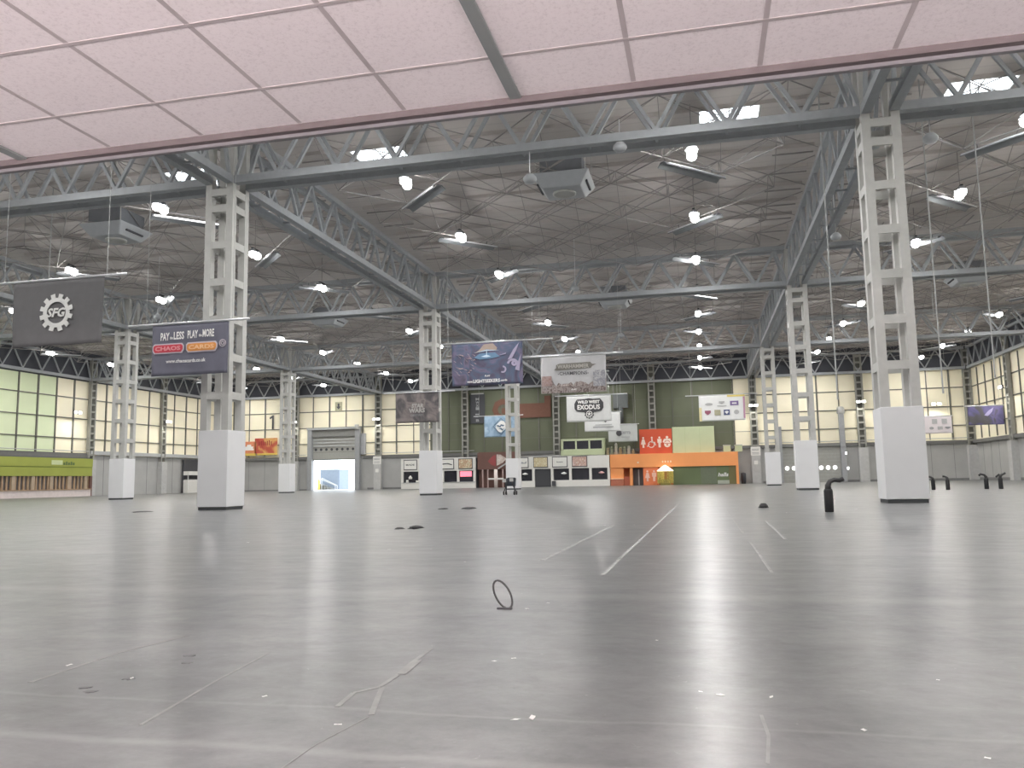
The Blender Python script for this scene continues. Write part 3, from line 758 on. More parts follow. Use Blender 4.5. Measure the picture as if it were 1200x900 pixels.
for x,c in ((-5.9,text_w),(.0,text_w),(5.6,mat('pink lamp blob',(.75,.45,.45),.6))):
    m=MB(); m.lathe([(.05,.25),(.4,.1),(.45,0),(.1,-.12)],(x,.15,1.9),14); m.build('counter_display',c,t,smooth=True)
MB().box(-1.75,-1.2,-.4,-.05,.1,.85).build('bin',dgrey_m,t)
# control room above
t=thing('control_room','pale green box room with three windows on top of the white kiosk','room',(4.15,88.2,4.6))
MB().box(-3.3,3.3,.2,1.7,0,2.45).build('body',palegr_m,t)
MB().box(-3.3,3.3,-.1,.2,0,.75).build('base_band',palegr_m,t)
m=MB(); m.box(-3.15,3.1,0,.2,2.15,2.45); m.box(-3.15,3.1,0,.2,.75,.92)
for x in (-3.06,-1.0,1.0,3.0): m.box(x-.12,x+.12,0,.2,.75,2.3)
m.build('window_frame',mat('pale green frame',(.56,.62,.42),.6),t)
for x in (-2.0,0,2.0): MB().box(x-.9,x+.9,.12,.19,.9,2.18).build('window_pane',glass_m,t)
# orange amenities block
OL,OR=8.3,26.45
t=thing('amenities_block','orange fronted washroom block right of centre','washroom block',((OL+OR)/2,KY,0)); W2=(OR-OL)/2; cx=(OL+OR)/2
def ox(x): return x-cx
MB().box(-W2,W2,0,2.05,2.58,4.55).build('fascia',orange_m,t,bevel=.02)
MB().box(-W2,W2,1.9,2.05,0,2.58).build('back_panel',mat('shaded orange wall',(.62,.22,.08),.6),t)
MB().box(ox(8.3),ox(10.2),.2,1.9,1.05,2.58).build('orange_panel',orange_m,t)
MB().box(ox(8.3),ox(10.2),.0,1.9,.0,.95).build('counter',mat('dull red counter',(.50,.17,.10),.6),t)
MB().box(ox(8.3),ox(10.2),-.12,1.0,.95,1.05).build('counter_top',mat('peach counter top',(.9,.65,.45),.5),t)
MB().box(ox(11.1),ox(11.5),.2,1.9,0,2.58).build('orange_pier',orange_m,t)
MB().box(ox(10.2),ox(11.1),.9,1.0,0,1.3).build('low_gate',mat('low red gate',(.62,.20,.12),.6),t)
MB().box(ox(11.5),ox(13.05),1.2,1.3,0,2.5).build('doorway',mat('dim doorway',(.10,.085,.085),.5),t)
m=MB(); m.box(ox(12.25),ox(12.4),1.1,1.2,0,2.3); m.build('door_edge',steel_m,t)
pp=MB().box(ox(13.05),ox(15.15),.15,1.9,0,2.58).build('pictogram_panel',mat('orange red panel',(.85,.24,.10),.55),t)
def person(m,x,z,h,y0,y1,skirt=False):
    r=h*.095; m.disc(x,z+h*.9,r,y0,y1,14)
    if skirt: m.poly([(x-h*.10,z+h*.78),(x+h*.10,z+h*.78),(x+h*.22,z+h*.30),(x+h*.09,z+h*.30),(x+h*.09,z),(x-h*.09,z),(x-h*.09,z+h*.30),(x-h*.22,z+h*.30)],y0,y1)
    else: m.poly([(x-h*.19,z+h*.78),(x+h*.19,z+h*.78),(x+h*.19,z+h*.42),(x+h*.11,z+h*.42),(x+h*.10,z),(x-h*.10,z),(x-h*.11,z+h*.42),(x-h*.19,z+h*.42)],y0,y1)
m=MB(); person(m,ox(13.65),.55,1.6,.11,.15,True); person(m,ox(14.6),.55,1.6,.11,.15); m.build('pictogram',mat('pale pink print',(.95,.60,.50),.6),pp)
MB().box(ox(17.3),ox(25.1),.25,1.0,0,2.58).build('olive_partition',olive_m,t)
MB().box(ox(21.2),ox(23.4),.22,.25,.1,2.5).build('olive_door',mat('olive grey door',(.15,.18,.12),.3),t)
MB().box(ox(25.1),ox(26.1),.2,1.0,0,2.58).build('end_panel',mat('olive brown panel',(.17,.15,.06),.5),t)
MB().box(ox(26.1),ox(26.45),0,1.2,0,2.58).build('end_pier',orange_m,t)
m=text_mb('halls',.55,ox(24.3),1.35,w=1.45,shear=.2,bold=.03,y0=.2); m.build('lettering',text_w,t)
MB().box(ox(23.5),ox(25.1),-.1,.2,.05,.55).build('low_box',mat('pale low box',(.42,.45,.38),.6),t)
m=MB(); m.disc(ox(12.35),3.3,.14,-.04,0,12); 
for k in range(4): m.disc(ox(15.9)+k*.38,3.35,.15,-.04,0,10,sx=.7)
m.build('fascia_print',mat('peach print',(1,.75,.55),.6),t)
m=MB()
for a,b,z in ((26.6,5,0),): pass
# lit market stall in front of the block
t=thing('lit_stall','small stall with a glowing cone canopy and yellow drapes','stall',(16.25,KY-.9,0))
m=MB(); m.lathe([(1.15,1.95),(1.2,2.05),(.5,2.6),(.05,2.85)],(0,0,0),20); m.build('canopy',mat('lit canopy cloth',(1,.95,.8),.6,emit=(1,.93,.72),strength=.9),t,smooth=True)
m=MB()
for k in range(26):
    a=2*pi*k/26; rr_=1.0+.05*(k%2)
    if 1.1<a<1.9: continue
    m.bar((rr_*cos(a),rr_*sin(a),.25),(rr_*cos(a),rr_*sin(a),1.98),.2,.08,up=(-sin(a),cos(a),0))
m.build('drape',mat('yellow drape',(.60,.50,.14),.7,var=.3,scale=5),t)
MB().box(-.7,.7,-.7,.7,0,.8).build('table',mat('stall table',(.4,.35,.12),.6),t)
ld=bpy.data.lights.new('stall_bulb','POINT'); ld.energy=25; ld.color=(1,.85,.55); ld.shadow_soft_size=.2; lo=bpy.data.objects.new('stall_bulb',ld); COL.objects.link(lo); lo.parent=t; lo.location=(0,0,1.7)
# big washroom sign above
t=thing('washroom_sign','large red sign with four white pictograms above the orange block','sign',(14.95,88.3,6.4))
MB().box(-2.35,2.35,-.15,0,-1.85,1.75).build('board',red_m,t,bevel=.02)
m=MB(); y0,y1=-.18,-.15
person(m,-1.8,-.95,1.6,y0,y1,True); person(m,.55,-.95,1.6,y0,y1)
m.ring(-.65,-.5,.48,.36,y0,y1); m.disc(-.55,.5,.14,y0,y1,14); m.poly([(-.65,.32),(-.45,.32),(-.38,-.1),(-.1,-.15),(.05,-.6),(-.08,-.65),(-.2,-.3),(-.6,-.25)],y0,y1); m.poly([(-1.3,-.75),(-.9,-.35),(-.85,-.45),(-1.2,-.85)],y0,y1)
m.disc(1.65,.5,.2,y0,y1,14); m.poly([(1.2,.3),(2.1,.3),(2.3,-.2),(2.1,-.3),(1.95,0),(1.35,0),(1.2,-.3),(1.0,-.2)],y0,y1); m.disc(1.65,-.5,.46,y0,y1,18); 
m.build('pictogram',mat('cream print',(.95,.80,.70),.6),t)
m=MB(); m.box(1.25,2.05,-.19,-.18,-.42,-.34); m.disc(1.65,-.58,.12,-.19,-.18,10); m.build('pictogram_cutout',red_m,t)
t=thing('blank_board','large blank pale green board beside the red washroom sign','sign board',(20.35,88.3,6.45))
MB().box(-2.98,2.98,-.15,0,-1.9,1.9).build('board',palegr_m,t,bevel=.02)
m=MB(); m.box(-1.2,-1.17,-.155,-.15,-1.9,1.9); m.box(.9,.93,-.155,-.15,-1.9,1.9); m.build('joint',mat('board joint',(.40,.50,.24),.6),t)
for x,L in ((25.0,'left'),(26.6,'right')):
    t=thing('rooftop_crate',f'{L} pale crate on the roof of the orange block','crate',(x,88,4.55),group='crates on the block roof')
    MB().box(-.5,.5,-.3,.4,0,.95).build('box',palegr_m,t,bevel=.03); MB().box(-.55,.55,-.35,.45,.9,1.0).build('lid',ledge_m,t)
# clutter on kiosk roofs
cl=[mat('clutter tan',(.30,.26,.16),.7),mat('clutter green grey',(.22,.25,.18),.7),mat('clutter pale',(.42,.42,.36),.7)]
rr=random.Random(11)
for k in range(7):
    x=7.9+k*.62; h=.5+rr.random()*1.3
    m=MB(); m.box(-.2,.2,-.2,.2,0,h*.7); m.lathe([(.18,h*.7),(.22,h*.85),(.1,h)],(0,0,0),10)
    tag(m.build('stored_item',cl[k%3],loc=(x,88.3,4.55 if x>8.2 else 4.5)),f'{ORD[k]} from left of the items stored on the roof below the round-logo banner','stored item','items stored on the kiosk roof')
m=MB(); m.lathe([(.32,0),(.36,1.4),(.30,1.5),(.05,1.62)],(0,0,0),16); tag(m.build('waste_bin',dgrey_m,loc=(27.1,88.2,0),smooth=True),'tall dark bin right of the orange block','bin')

# ================================================================ LEFT WALL OUTLET
t=thing('catering_outlet','lime green fronted catering outlet on the left wall','catering outlet',(-XW+.05,49.6,0),rz=pi/2)
# local x runs toward +Y ... local -y faces into the hall
MB().box(-20,9.7,-1.0,0,0,5.0).build('body',MATS['kiosk inner'],t)
MB().box(-20,9.7,-1.35,-1.0,3.75,4.85).build('fascia_upper',lime_m,t); MB().box(-20,9.7,-1.3,-1.0,2.6,3.68).build('fascia_lower',lime_m,t)
MB().box(-20,9.7,-1.28,-1.0,3.66,3.77).build('fascia_groove',mat('dark lime groove',(.16,.22,.04),.6),t)
m=MB(); x=-20
while x<9.5:
    m.box(x,x+.26,-1.15,-1.0,.95,2.6); x+=.62
m.build('shutter_slats',wood_m,t)
m=MB()
for k in range(-6,4): m.box(k*2.9-.25,k*2.9+.25,-1.25,-1.0,.85,2.6)
m.build('pier',mat('tan pier',(.42,.33,.24),.6),t)
MB().box(-20,9.3,-1.5,-1.0,.0,.85).build('counter_front',mat('pinkish white counter',(.68,.60,.58),.6),t)
MB().box(-20,9.3,-1.6,-1.0,.85,.97).build('counter_top',wood_m,t)
MB().box(9.3,9.7,-1.35,-1.0,0,2.6).build('end_pier',brown_m,t)
m=MB(); m.box(2.6,4.4,-1.37,-1.35,4.0,4.55); m.build('sign_block',mat('pale sign block',(.55,.62,.35),.6),t)
m=MB()
for k in range(5): m.box(4.55+k*.4,4.83+k*.4,-1.37,-1.35,3.98,4.3+.1*(k%2))
m.build('sign_letters',mat('dark green letters',(.10,.16,.05),.6),t)
t=thing('service_counter','white service counter in the left far corner behind the nearest left column','counter',(-XW+.1,82.3,0),rz=pi/2)
MB().box(-2.2,4.5,-1.2,-.4,0,2.0).build('counter',white_m,t); MB().box(-2.2,4.5,-1.3,-.4,2.75,3.35).build('canopy_band',white_m,t); MB().box(-2.1,4.5,-.4,-.1,0,5.2).build('back_opening',dgrey_m,t)
MB().box(-2.1,4.5,-1.18,-.5,2.0,2.08).build('counter_top',steel_m,t)
for x in (-2.1,4.4): MB().box(x-.06,x+.06,-1.2,-1.1,2.0,2.8).build('support',steel_m,t)

# ================================================================ HANGING BANNERS
def wave(x,z,h,ph):   # soft folds growing toward the hem
    d=(h/2-z)/h
    return .05*d*d*sin(x*2.3+ph)+.03*d*d*sin(x*5.1+z*1.3+ph*2)
class Ban:
    def __init__(s,label,x0,x1,y,zt,h,px0,px1,fm,wires,ph=0.0,hem=None,rz=0.0):
        s.w=x1-x0; s.h=h; s.ph=ph
        s.t=thing('hanging_banner',label,'banner',((x0+x1)/2,y,zt-h/2-.06),rz,'banners hung from the roof')
        cx=(x0+x1)/2; cz=zt-h/2-.06
        m=MB(); m.tube([(px0-cx,0,h/2+.05),(px1-cx,0,h/2+.05)],.055,8); s.pole=m.build('pole',alu_m,s.t,smooth=True)
        m=MB(); nx,nz=24,14
        vs=[]; 
        for j in range(nz+1):
            for i in range(nx+1):
                x=-s.w/2+s.w*i/nx; z=h/2-h*j/nz; vs.append((x,wave(x,z,h,ph),z))
        fs=[(j*(nx+1)+i,(j+1)*(nx+1)+i,(j+1)*(nx+1)+i+1,j*(nx+1)+i+1) for j in range(nz) for i in range(nx)]
        m.add(vs,fs); s.fab=m.build('fabric',fm,s.t,smooth=True,fix=False)
        so=s.fab.modifiers.new('thickness','SOLIDIFY'); so.thickness=.008; so.offset=0
        for wx in wires:
            m=MB(); m.tube([(wx-cx,0,h/2+.1),(wx-cx,0,18.98-cz)],.014,5); m.build('wire',ledge_m,s.t)
    def put(s,m,name,mt):
        m.v=[(x,y*3.5-.03+wave(x,z,s.h,s.ph),z) for x,y,z in m.v]
        return m.build(name,mt,s.fab)
def gear(m,cx,cz,ro,ri,rt,n,y0=-.01,y1=0):
    m.ring(cx,cz,ro,ri,y0,y1,36)
    for k in range(n):
        a=2*pi*(k+.5)/n; da=2*pi/n*.30
        m.poly([(cx+ro*.96*cos(a-da),cz+ro*.96*sin(a-da)),(cx+rt*cos(a-da*.8),cz+rt*sin(a-da*.8)),(cx+rt*cos(a+da*.8),cz+rt*sin(a+da*.8)),(cx+ro*.96*cos(a+da),cz+ro*.96*sin(a+da))],y0,y1)
# 1 dark cog banner
b=Ban('dark grey banner with a white cog emblem at the left edge',-4.4,-.28,-7.7,9.16,2.55,-6.6,.66,mat('charcoal cloth',(.165,.163,.168),.9,var=.05),(-4.85,-.18),.3)
m=MB(); gear(m,0,.0,.58,.42,.74,12); merge(m,text_mb('SFG',.36,0,.0,w=.82,shear=.25,bold=.04,y0=-.01)); b.put(m,'cog_emblem',text_w)
# 2 dark blue cards banner
b=Ban('dark blue banner with red and orange lettering across the nearest left column',-2.6,1.28,-1.7,8.46,2.34,-3.87,2.28,mat('navy cloth',(.150,.152,.195),.85,var=.05),(-2.95,1.45),1.1)
for wds in ((('PAY',.36,-1.71,.62,.52),('the',.14,-1.33,.55,.18),('LESS',.36,-.90,.64,.6)),(('PLAY',.36,-.10,.66,.6),('the',.14,.34,.60,.18),('MORE',.36,.80,.68,.66))):
    for (c_,h_,x_,z_,w_) in wds: b.put(text_mb(c_,h_,(x_+1.97)*.877-1.47,z_,w=w_*.877,bold=.03,y0=-.01),'slogan_word',text_w)
pale=mat('pale outline print',(.55,.50,.55),.7); rd=mat('red print',(.58,.06,.09),.7); og=mat('orange print',(.72,.30,.08),.7)
for x,txt,mt in ((-1.08,'CHAOS',rd),(.62,'CARDS',og)):
    m=MB(); hw=.80
    m.poly([(x-hw,-.02),(x-hw+.1,-.16),(x+hw-.1,-.16),(x+hw,0),(x+hw,.18),(x+hw-.1,.30),(x-hw+.1,.30),(x-hw,.2)],-.006,0); b.put(m,'logo_outline',pale)
    m=MB(); m.poly([(x-hw+.06,0),(x-hw+.14,-.1),(x+hw-.14,-.1),(x+hw-.06,.02),(x+hw-.06,.17),(x+hw-.14,.24),(x-hw+.14,.24),(x-hw+.06,.18)],-.010,-.006); b.put(m,'logo_fill',mt)
    b.put(text_mb(txt,.2,x,.07,w=1.3,bold=.04,y0=-.014),'logo_lettering',mat('pale '+txt.lower()+' tint',(.75,.30,.32) if mt is rd else (.85,.52,.28),.7))
m=MB(); m.ring(1.68,.18,.17,.13,-.01,0,20); m.ring(1.68,.18,.09,.05,-.01,0,14); b.put(m,'round_mark',pale)
b.put(text_mb('www.chaoscards.co.uk',.17,-.15,-.52,w=2.0,bold=.02,y0=-.01),'web_address',text_w)
# 3 purple art banner
b=Ban('large purple fantasy art banner with white lettering, centre',4.8,9.87,20.5,10.68,2.95,3.96,12.0,art_mat('purple art print',[(.07,.065,.10),(.11,.10,.155),(.10,.135,.21),(.18,.155,.24),(.10,.09,.125)],.55,1.6,2.2),(4.55,11.1),2.0)
m=MB(); m.poly([(-.85,.75),(-.5,1.0),(-.2,1.35),(.45,1.4),(.75,1.1),(.7,.9),(0,1.02)],-.01,0); b.put(m,'title_shape',mat('tan title print',(.40,.32,.27),.7))
m=MB(); m.poly([(-.9,.78),(0,.98),(.9,.9),(0,.9)],-.014,-.006); m.poly([(-.4,.5),(0,.62),(.3,.5),(0,.44)],-.014,-.006); m.box(-.02,.02,-.014,-.006,.45,.95); b.put(m,'title_glow',mat('pale blue print',(.62,.75,.85),.7))
m=MB(); m.poly([(-.9,.45),(-.5,.72),(.6,.75),(.95,.45),(.3,.35),(-.5,.3)],-.009,-.003); b.put(m,'blue_glow',mat('mid blue print',(.15,.27,.42),.7))
m=MB()
rr=random.Random(5)
for k in range(26):
    x=-2.45+rr.random()*1.5; z=-.65+rr.random()*1.45; a=rr.uniform(-.9,.2); L=.18+rr.random()*.3; wd=.03
    dx,dz=L*cos(a),L*sin(a); m.poly([(x,z),(x+dx,z+dz-wd),(x+dx*.9,z+dz+wd)],-.012,-.004)
b.put(m,'beast_shape',mat('bone pink print',(.55,.42,.42),.7))
m=MB(); m.ring(1.85,-.15,.42,.27,-.012,-.004,20,a0=-.9,a1=2.6+.3); m.ring(1.95,-.05,.2,.05,-.012,-.004,16); m.ring(1.15,-.45,.25,.14,-.012,-.004,16,a0=-2.2,a1=1.6)
m.poly([(1.5,.2),(1.9,.9),(2.3,1.35),(2.1,.8),(1.8,.3)],-.012,-.004); m.poly([(2.2,.0),(2.45,.6),(2.3,-.6),(2.0,-.5)],-.012,-.004); m.poly([(.9,.55),(1.4,.7),(1.35,.6)],-.012,-.004); b.put(m,'horned_shape',mat('lavender print',(.42,.38,.52),.7))
m=text_mb('PLAY',.12,.05,-.85,w=.4,bold=.04,y0=-.012); merge(m,text_mb('www.',.12,-1.2,-1.24,w=.42,bold=.03,y0=-.012)); merge(m,text_mb('LIGHTSEEKERS',.24,-.02,-1.2,w=1.9,bold=.03,y0=-.012)); merge(m,text_mb('.cards',.14,1.2,-1.2,w=.5,bold=.03,y0=-.012)); b.put(m,'lettering',text_w)
# 4 champions banner
b=Ban('pale sepia banner reading CHAMPIONS, right of the purple one',9.92,14.87,26.8,10.43,2.82,8.48,16.17,mat('pale sepia cloth',(.52,.52,.53),.85,var=.10,scale=1.2),(9.3,15.9),3.0)
m=MB(); m.poly([(-1.45,.35),(-1.3,.5),(-1.3,.72),(-1.05,.82),(1.3,.86),(1.45,.7),(1.75,.68),(1.45,.55),(1.35,.4),(-1.2,.3)],-.006,0); b.put(m,'title_plate',mat('stone print',(.20,.19,.17),.7))
b.put(text_mb('WARHAMMER',.3,0,.58,w=2.4,bold=.03,y0=-.012),'title',mat('stone light print',(.48,.46,.42),.7))
b.put(text_mb('-CHAMPIONS-',.26,0,.06,w=2.35,bold=.01,y0=-.01),'lettering',text_k)
m=MB(); rr=random.Random(8)
pts=[(-2.45,-1.41)]+[(-2.45+4.9*k/26,-.55-.35*rr.random()+(.25 if k<5 or k>21 else 0)) for k in range(27)]+[(2.45,-1.41)]
m.poly(pts,-.006,0); b.put(m,'battle_scene',art_mat('battle print',[(.08,.06,.06),(.22,.17,.16),(.40,.36,.34),(.14,.11,.11)],2.2,2.5,5))
m=MB(); m.poly([(1.5,-1.0),(1.5,.1),(1.7,.2),(2.4,.2),(2.4,-1.0)],-.012,-.006); b.put(m,'card_picture',art_mat('card art',[(.55,.55,.56),(.25,.25,.28),(.6,.6,.6)],3,2,1))
m=MB(); m.box(-2.4,-1.65,-.012,-.006,-.85,-.1); b.put(m,'card_picture',art_mat('red card art',[(.28,.16,.14),(.42,.32,.30),(.2,.12,.12)],3,2,9))
b.put(text_mb('PLAY',.12,.05,-1.18,w=.4,bold=.04,y0=-.014),'small_lettering',text_w)
# 5 star banner
b=Ban('dark misty banner with two-line white title before the second left column',-1.95,1.62,27.2,8.14,2.35,-2.95,2.95,art_mat('misty dark print',[(.07,.065,.07),(.13,.12,.125),(.30,.26,.25),(.10,.09,.09)],.8,1.5,6.0,(.25,.8)),(-2.2,2.4),4.0)
m=text_mb('STAR',.34,.05,.15,w=1.0,shear=.15,bold=.05,y0=-.012); merge(m,text_mb('WARS',.36,.0,-.22,w=1.35,shear=.0,bold=.05,y0=-.012)); b.put(m,'title',mat('silver print',(.50,.48,.46),.7))
b.put(text_mb('DESTINY',.16,0,-.60,w=1.0,bold=.0,y0=-.01),'subtitle',text_g)
# 6 wild west
b=Ban('white banner with dark badge reading WILD WEST EXODUS',6.93,11.93,57,10.40,2.92,5.6,13.75,mat('white cloth',(.72,.73,.72),.85,var=.03),(6.2,13.0),5.0)
m=MB(); m.poly([(-1.6,.55),(-1.45,.85),(-1.3,1.05),(-.4,1.08),(0,1.15),(.5,1.08),(1.3,1.1),(1.45,.9),(1.65,.65),(1.65,.05),(1.4,-.3),(.7,-.42),(-.6,-.42),(-1.35,-.3),(-1.6,.0)],-.006,0); gear(m,.05,-.6,.46,.05,.54,10,-.006,0); b.put(m,'badge',text_k)
m=text_mb('WILD WEST',.36,0,.74,w=2.5,bold=.05,y0=-.012); merge(m,text_mb('EXODUS',.56,0,.16,w=2.55,bold=.04,y0=-.012)); m.ring(.05,-.62,.36,.28,-.012,-.006,24)
for k in range(5):
    a=pi/2+2*pi*k/5; m.poly([(.05,-.62),(.05+.12*cos(a-.5),-.62+.12*sin(a-.5)),(.05+.26*cos(a),-.62+.26*sin(a)),(.05+.12*cos(a+.5),-.62+.12*sin(a+.5))],-.012,-.006)
b.put(m,'lettering',text_w)
# 7 tick banner
b=Ban('white banner with small tick logo, partly behind the western badge banner',5.92,10.84,78.4,10.16,2.6,4.8,11.0,MATS['white cloth'],(6.4,10.5),6.0)
m=MB(); m.poly([(.1,.2),(.25,.35),(.45,.1),(.95,.6),(.45,-.1)],-.01,0); m.box(-.7,-.4,-.01,0,.3,.4); b.put(m,'tick_logo',text_k)
b.put(MB().box(-1.0,1.3,-.01,0,-.42,-.36).box(-1.3,1.5,-.01,0,-.78,-.64),'small_print',text_g)
# 8 terra
b=Ban('pale banner with round logo, lowest of the white banners right of centre',8.3,12.5,86,8.9,2.5,7.9,12.8,mat('grey white cloth',(.60,.62,.60),.85,var=.03),(8.5,12.3),7.0)
b.put(MB().disc(-.55,0,.42,-.01,0,20),'round_logo',text_k); b.put(text_mb('terra',.5,.45,.1,w=1.4,bold=.03,y0=-.01),'lettering',text_g)
b.put(MB().box(-.2,1.0,-.01,0,-.62,-.54),'small_print',text_g)
# 9 sponsor banner
b=Ban('white banner with rows of small logos and tinted edges, right of centre',21.42,26.4,60.2,10.15,2.85,19.96,27.8,mat('bright white cloth',(.85,.86,.85),.8,var=.02),(20.6,27.2),8.0)
yel=mat('soft yellow print',(.80,.66,.22),.7); pk=mat('mauve print',(.55,.30,.42),.7)
b.put(MB().box(-2.49,-2.2,-.006,0,-1.42,.1),'yellow_edge',mat('pale yellow print',(.80,.72,.42),.7)); b.put(MB().box(.6,2.49,-.006,0,1.22,1.42),'top_edge',yel); b.put(MB().box(2.3,2.49,-.006,0,-1.2,1.2),'mauve_edge',pk)
def logos(lst,nm='logo'):
    for (x,z,w_,h_,c,kind) in lst:
        m=MB()
        if kind=='e': m.poly([(x+w_/2*cos(2*pi*q/18),z+h_/2*sin(2*pi*q/18)) for q in range(18)],-.01,0)
        elif kind=='r': m.box(x-w_/2,x+w_/2,-.01,0,z-h_/2,z+h_/2)
        elif kind=='h': m.poly([(x,z-h_/2),(x+w_/2,z),(x+w_/2,z+h_/2),(x-w_/2,z+h_/2),(x-w_/2,z)],-.01,0)
        b.put(m,nm,c)
gm=mat('soft grey print',(.48,.48,.48),.7); bl=mat('navy print',(.10,.12,.24),.7); vi=mat('violet print',(.22,.16,.34),.7); wi=mat('wine print',(.35,.12,.18),.7); kh=mat('khaki print',(.45,.43,.30),.7)
logos([(-1.4,.45,.85,.3,gm,'e'),(0,.6,.6,.3,gm,'h'),(0,.25,1.0,.08,gm,'r'),(1.35,.5,.9,.5,vi,'r'),(-1.55,-.5,.65,.5,wi,'h'),(-.5,-.5,.65,.6,kh,'r'),(.5,-.5,.65,.6,bl,'r'),(1.55,-.5,.55,.5,gm,'e')])
b.put(MB().poly([(.5,-.7),(.72,-.45),(.6,-.35),(.4,-.35),(.28,-.45)],-.016,-.008),'logo_heart',text_w); b.put(MB().box(1.1,1.6,-.016,-.008,.42,.56),'logo_bar',text_w)
# 10 blue diamond
b=Ban('pale blue banner with white diamond emblem before the central column',-8.08,-3.25,77.3,10.08,2.92,-9.63,-2.49,art_mat('sky blue print',[(.22,.32,.44),(.38,.52,.66),(.26,.38,.52),(.46,.60,.72)],.5,.8,3.3),(-8.8,-3.0),9.0)
m=MB(); q=1.15
for r0,r1 in ((1.18,1.08),):
    m.poly([(0,r0),(r0,0),(r1,0),(0,r1)],-.008,0); m.poly([(r0,0),(0,-r0),(0,-r1),(r1,0)],-.008,0); m.poly([(0,-r0),(-r0,0),(-r1,0),(0,-r1)],-.008,0); m.poly([(-r0,0),(0,r0),(0,r1),(-r1,0)],-.008,0)
b.put(m,'diamond_outline',mat('steel print',(.10,.16,.24),.7))
b.put(MB().poly([(0,.8),(.45,.72),(.8,.1),(.75,-.2),(0,-.85),(-.45,-.7),(-.8,-.1),(-.6,.3)],-.010,-.002),'emblem',text_w)
m=MB(); m.poly([(-.5,.25),(-.15,.05),(.0,.3),(.5,.15),(.3,-.0),(.05,.1),(-.1,-.15),(-.6,.05)],-.016,-.008); m.poly([(-.35,-.35),(0,-.2),(.25,-.4),(.55,-.2),(.2,-.6),(-.05,-.4)],-.016,-.008); b.put(m,'emblem_marks',MATS['steel print'])
# 11 purple right banner
b=Ban('dark banner with a violet smear of art at the far right',53.6,57.6,77,9.15,2.3,53.2,57.7,art_mat('violet smear print',[(.09,.088,.095),(.10,.095,.11),(.12,.11,.24),(.17,.15,.31),(.10,.095,.10)],.55,.8,5.2,(.35,.66)),(54.0,57.2),10.0)
m=MB(); m.poly([(-.2,0),(.3,.55),(.9,.95),(.7,.4),(.2,-.1)],-.01,0); b.put(m,'light_streak',mat('lilac print',(.42,.38,.62),.7))
# 12 white logo sheet right
b=Ban('white sheet with five grey logos right of the nearest right column',48.9,52.55,80,8.24,2.15,48.7,52.7,mat('pinkish white cloth',(.78,.72,.74),.85,var=.02),(49.2,52.2),11.0)
logos([(-.2,.45,.6,.6,gm,'r'),(.95,.45,.6,.6,gm,'r'),(-.6,-.4,.5,.35,text_g,'e'),(.4,-.4,.6,.4,gm,'r'),(1.3,-.4,.6,.3,text_g,'h')])

# ================================================================ FLOOR OBJECTS
# cable loop
t=thing('cable_loop','grey cable standing up in a narrow loop out of the near floor','cable',(19.92,-26.97,0))
pts=[]
for k in range(25):
    a=-pi/2+.25+(2*pi-.5)*k/24; x=.072*cos(a); z=.125+.122*sin(a); pts.append((x-.32*z+.03,-.02*sin(a),max(z,.010)))
m=MB(); m.tube(pts,.009,8); m.build('cable',mat('grey cable sheath',(.10,.10,.10),.45),t,smooth=True)
MB().box(-.06,.07,-.02,.02,0,.014).build('floor_slot',dgrey_m,t)
def stub(x,y,s,label,hose,near=False):
    t=thing('cable_stub',label,'cable outlet',(x,y,0),group='upright floor cable outlets')
    m=MB(); m.lathe([(.12*s,0),(.13*s,.03),(.13*s,.62*s),(.11*s,.68*s)],(0,0,0),16); m.build('sleeve',black_m,t,smooth=True)
    m=MB(); m.tube([(0,0,.6*s),(.0,0,.78*s)]+[(a*s,0,c*s) for a,c in hose],[.10*s,.09*s]+[.07*s]*len(hose),10); m.build('hose',mat('black hose',(.03,.03,.032),.4),t,smooth=True)
    m=MB(); m.tube([(.12*s,0,.55*s),(.16*s,0,.35*s),(.15*s,0,.2*s)],.012*s,6); m.build('tag',white_m,t)
stub(25.25,-7.86,1.0,'black upright cable outlet with bent hose left of the nearest right column',[(.06,.9),(.18,.95),(.33,.93),(.45,.98)],True)
stub(36.0,24.0,.95,'upright black floor outlet just right of the nearest right column',[(-.1,.85),(-.25,.9)])
stub(36.7,23.4,.95,'upright black floor outlet second right of the nearest right column',[(-.1,.88),(-.28,.9)])
stub(39.2,24.3,1.0,'upright black floor outlet third from left at right',[(-.1,.9),(-.3,.95),(-.4,.85)])
stub(39.9,23.9,1.0,'upright black floor outlet rightmost with forked hose',[(.1,.9),(.3,1.0)])
m=MB(); m.tube([(-.25,0,.75),(-.05,0,.92),(.0,0,.8)],.06,8); m.build('hose_fork',MATS['black hose'],bpy.data.objects['cable_stub.004'] if 'cable_stub.004' in bpy.data.objects else None)
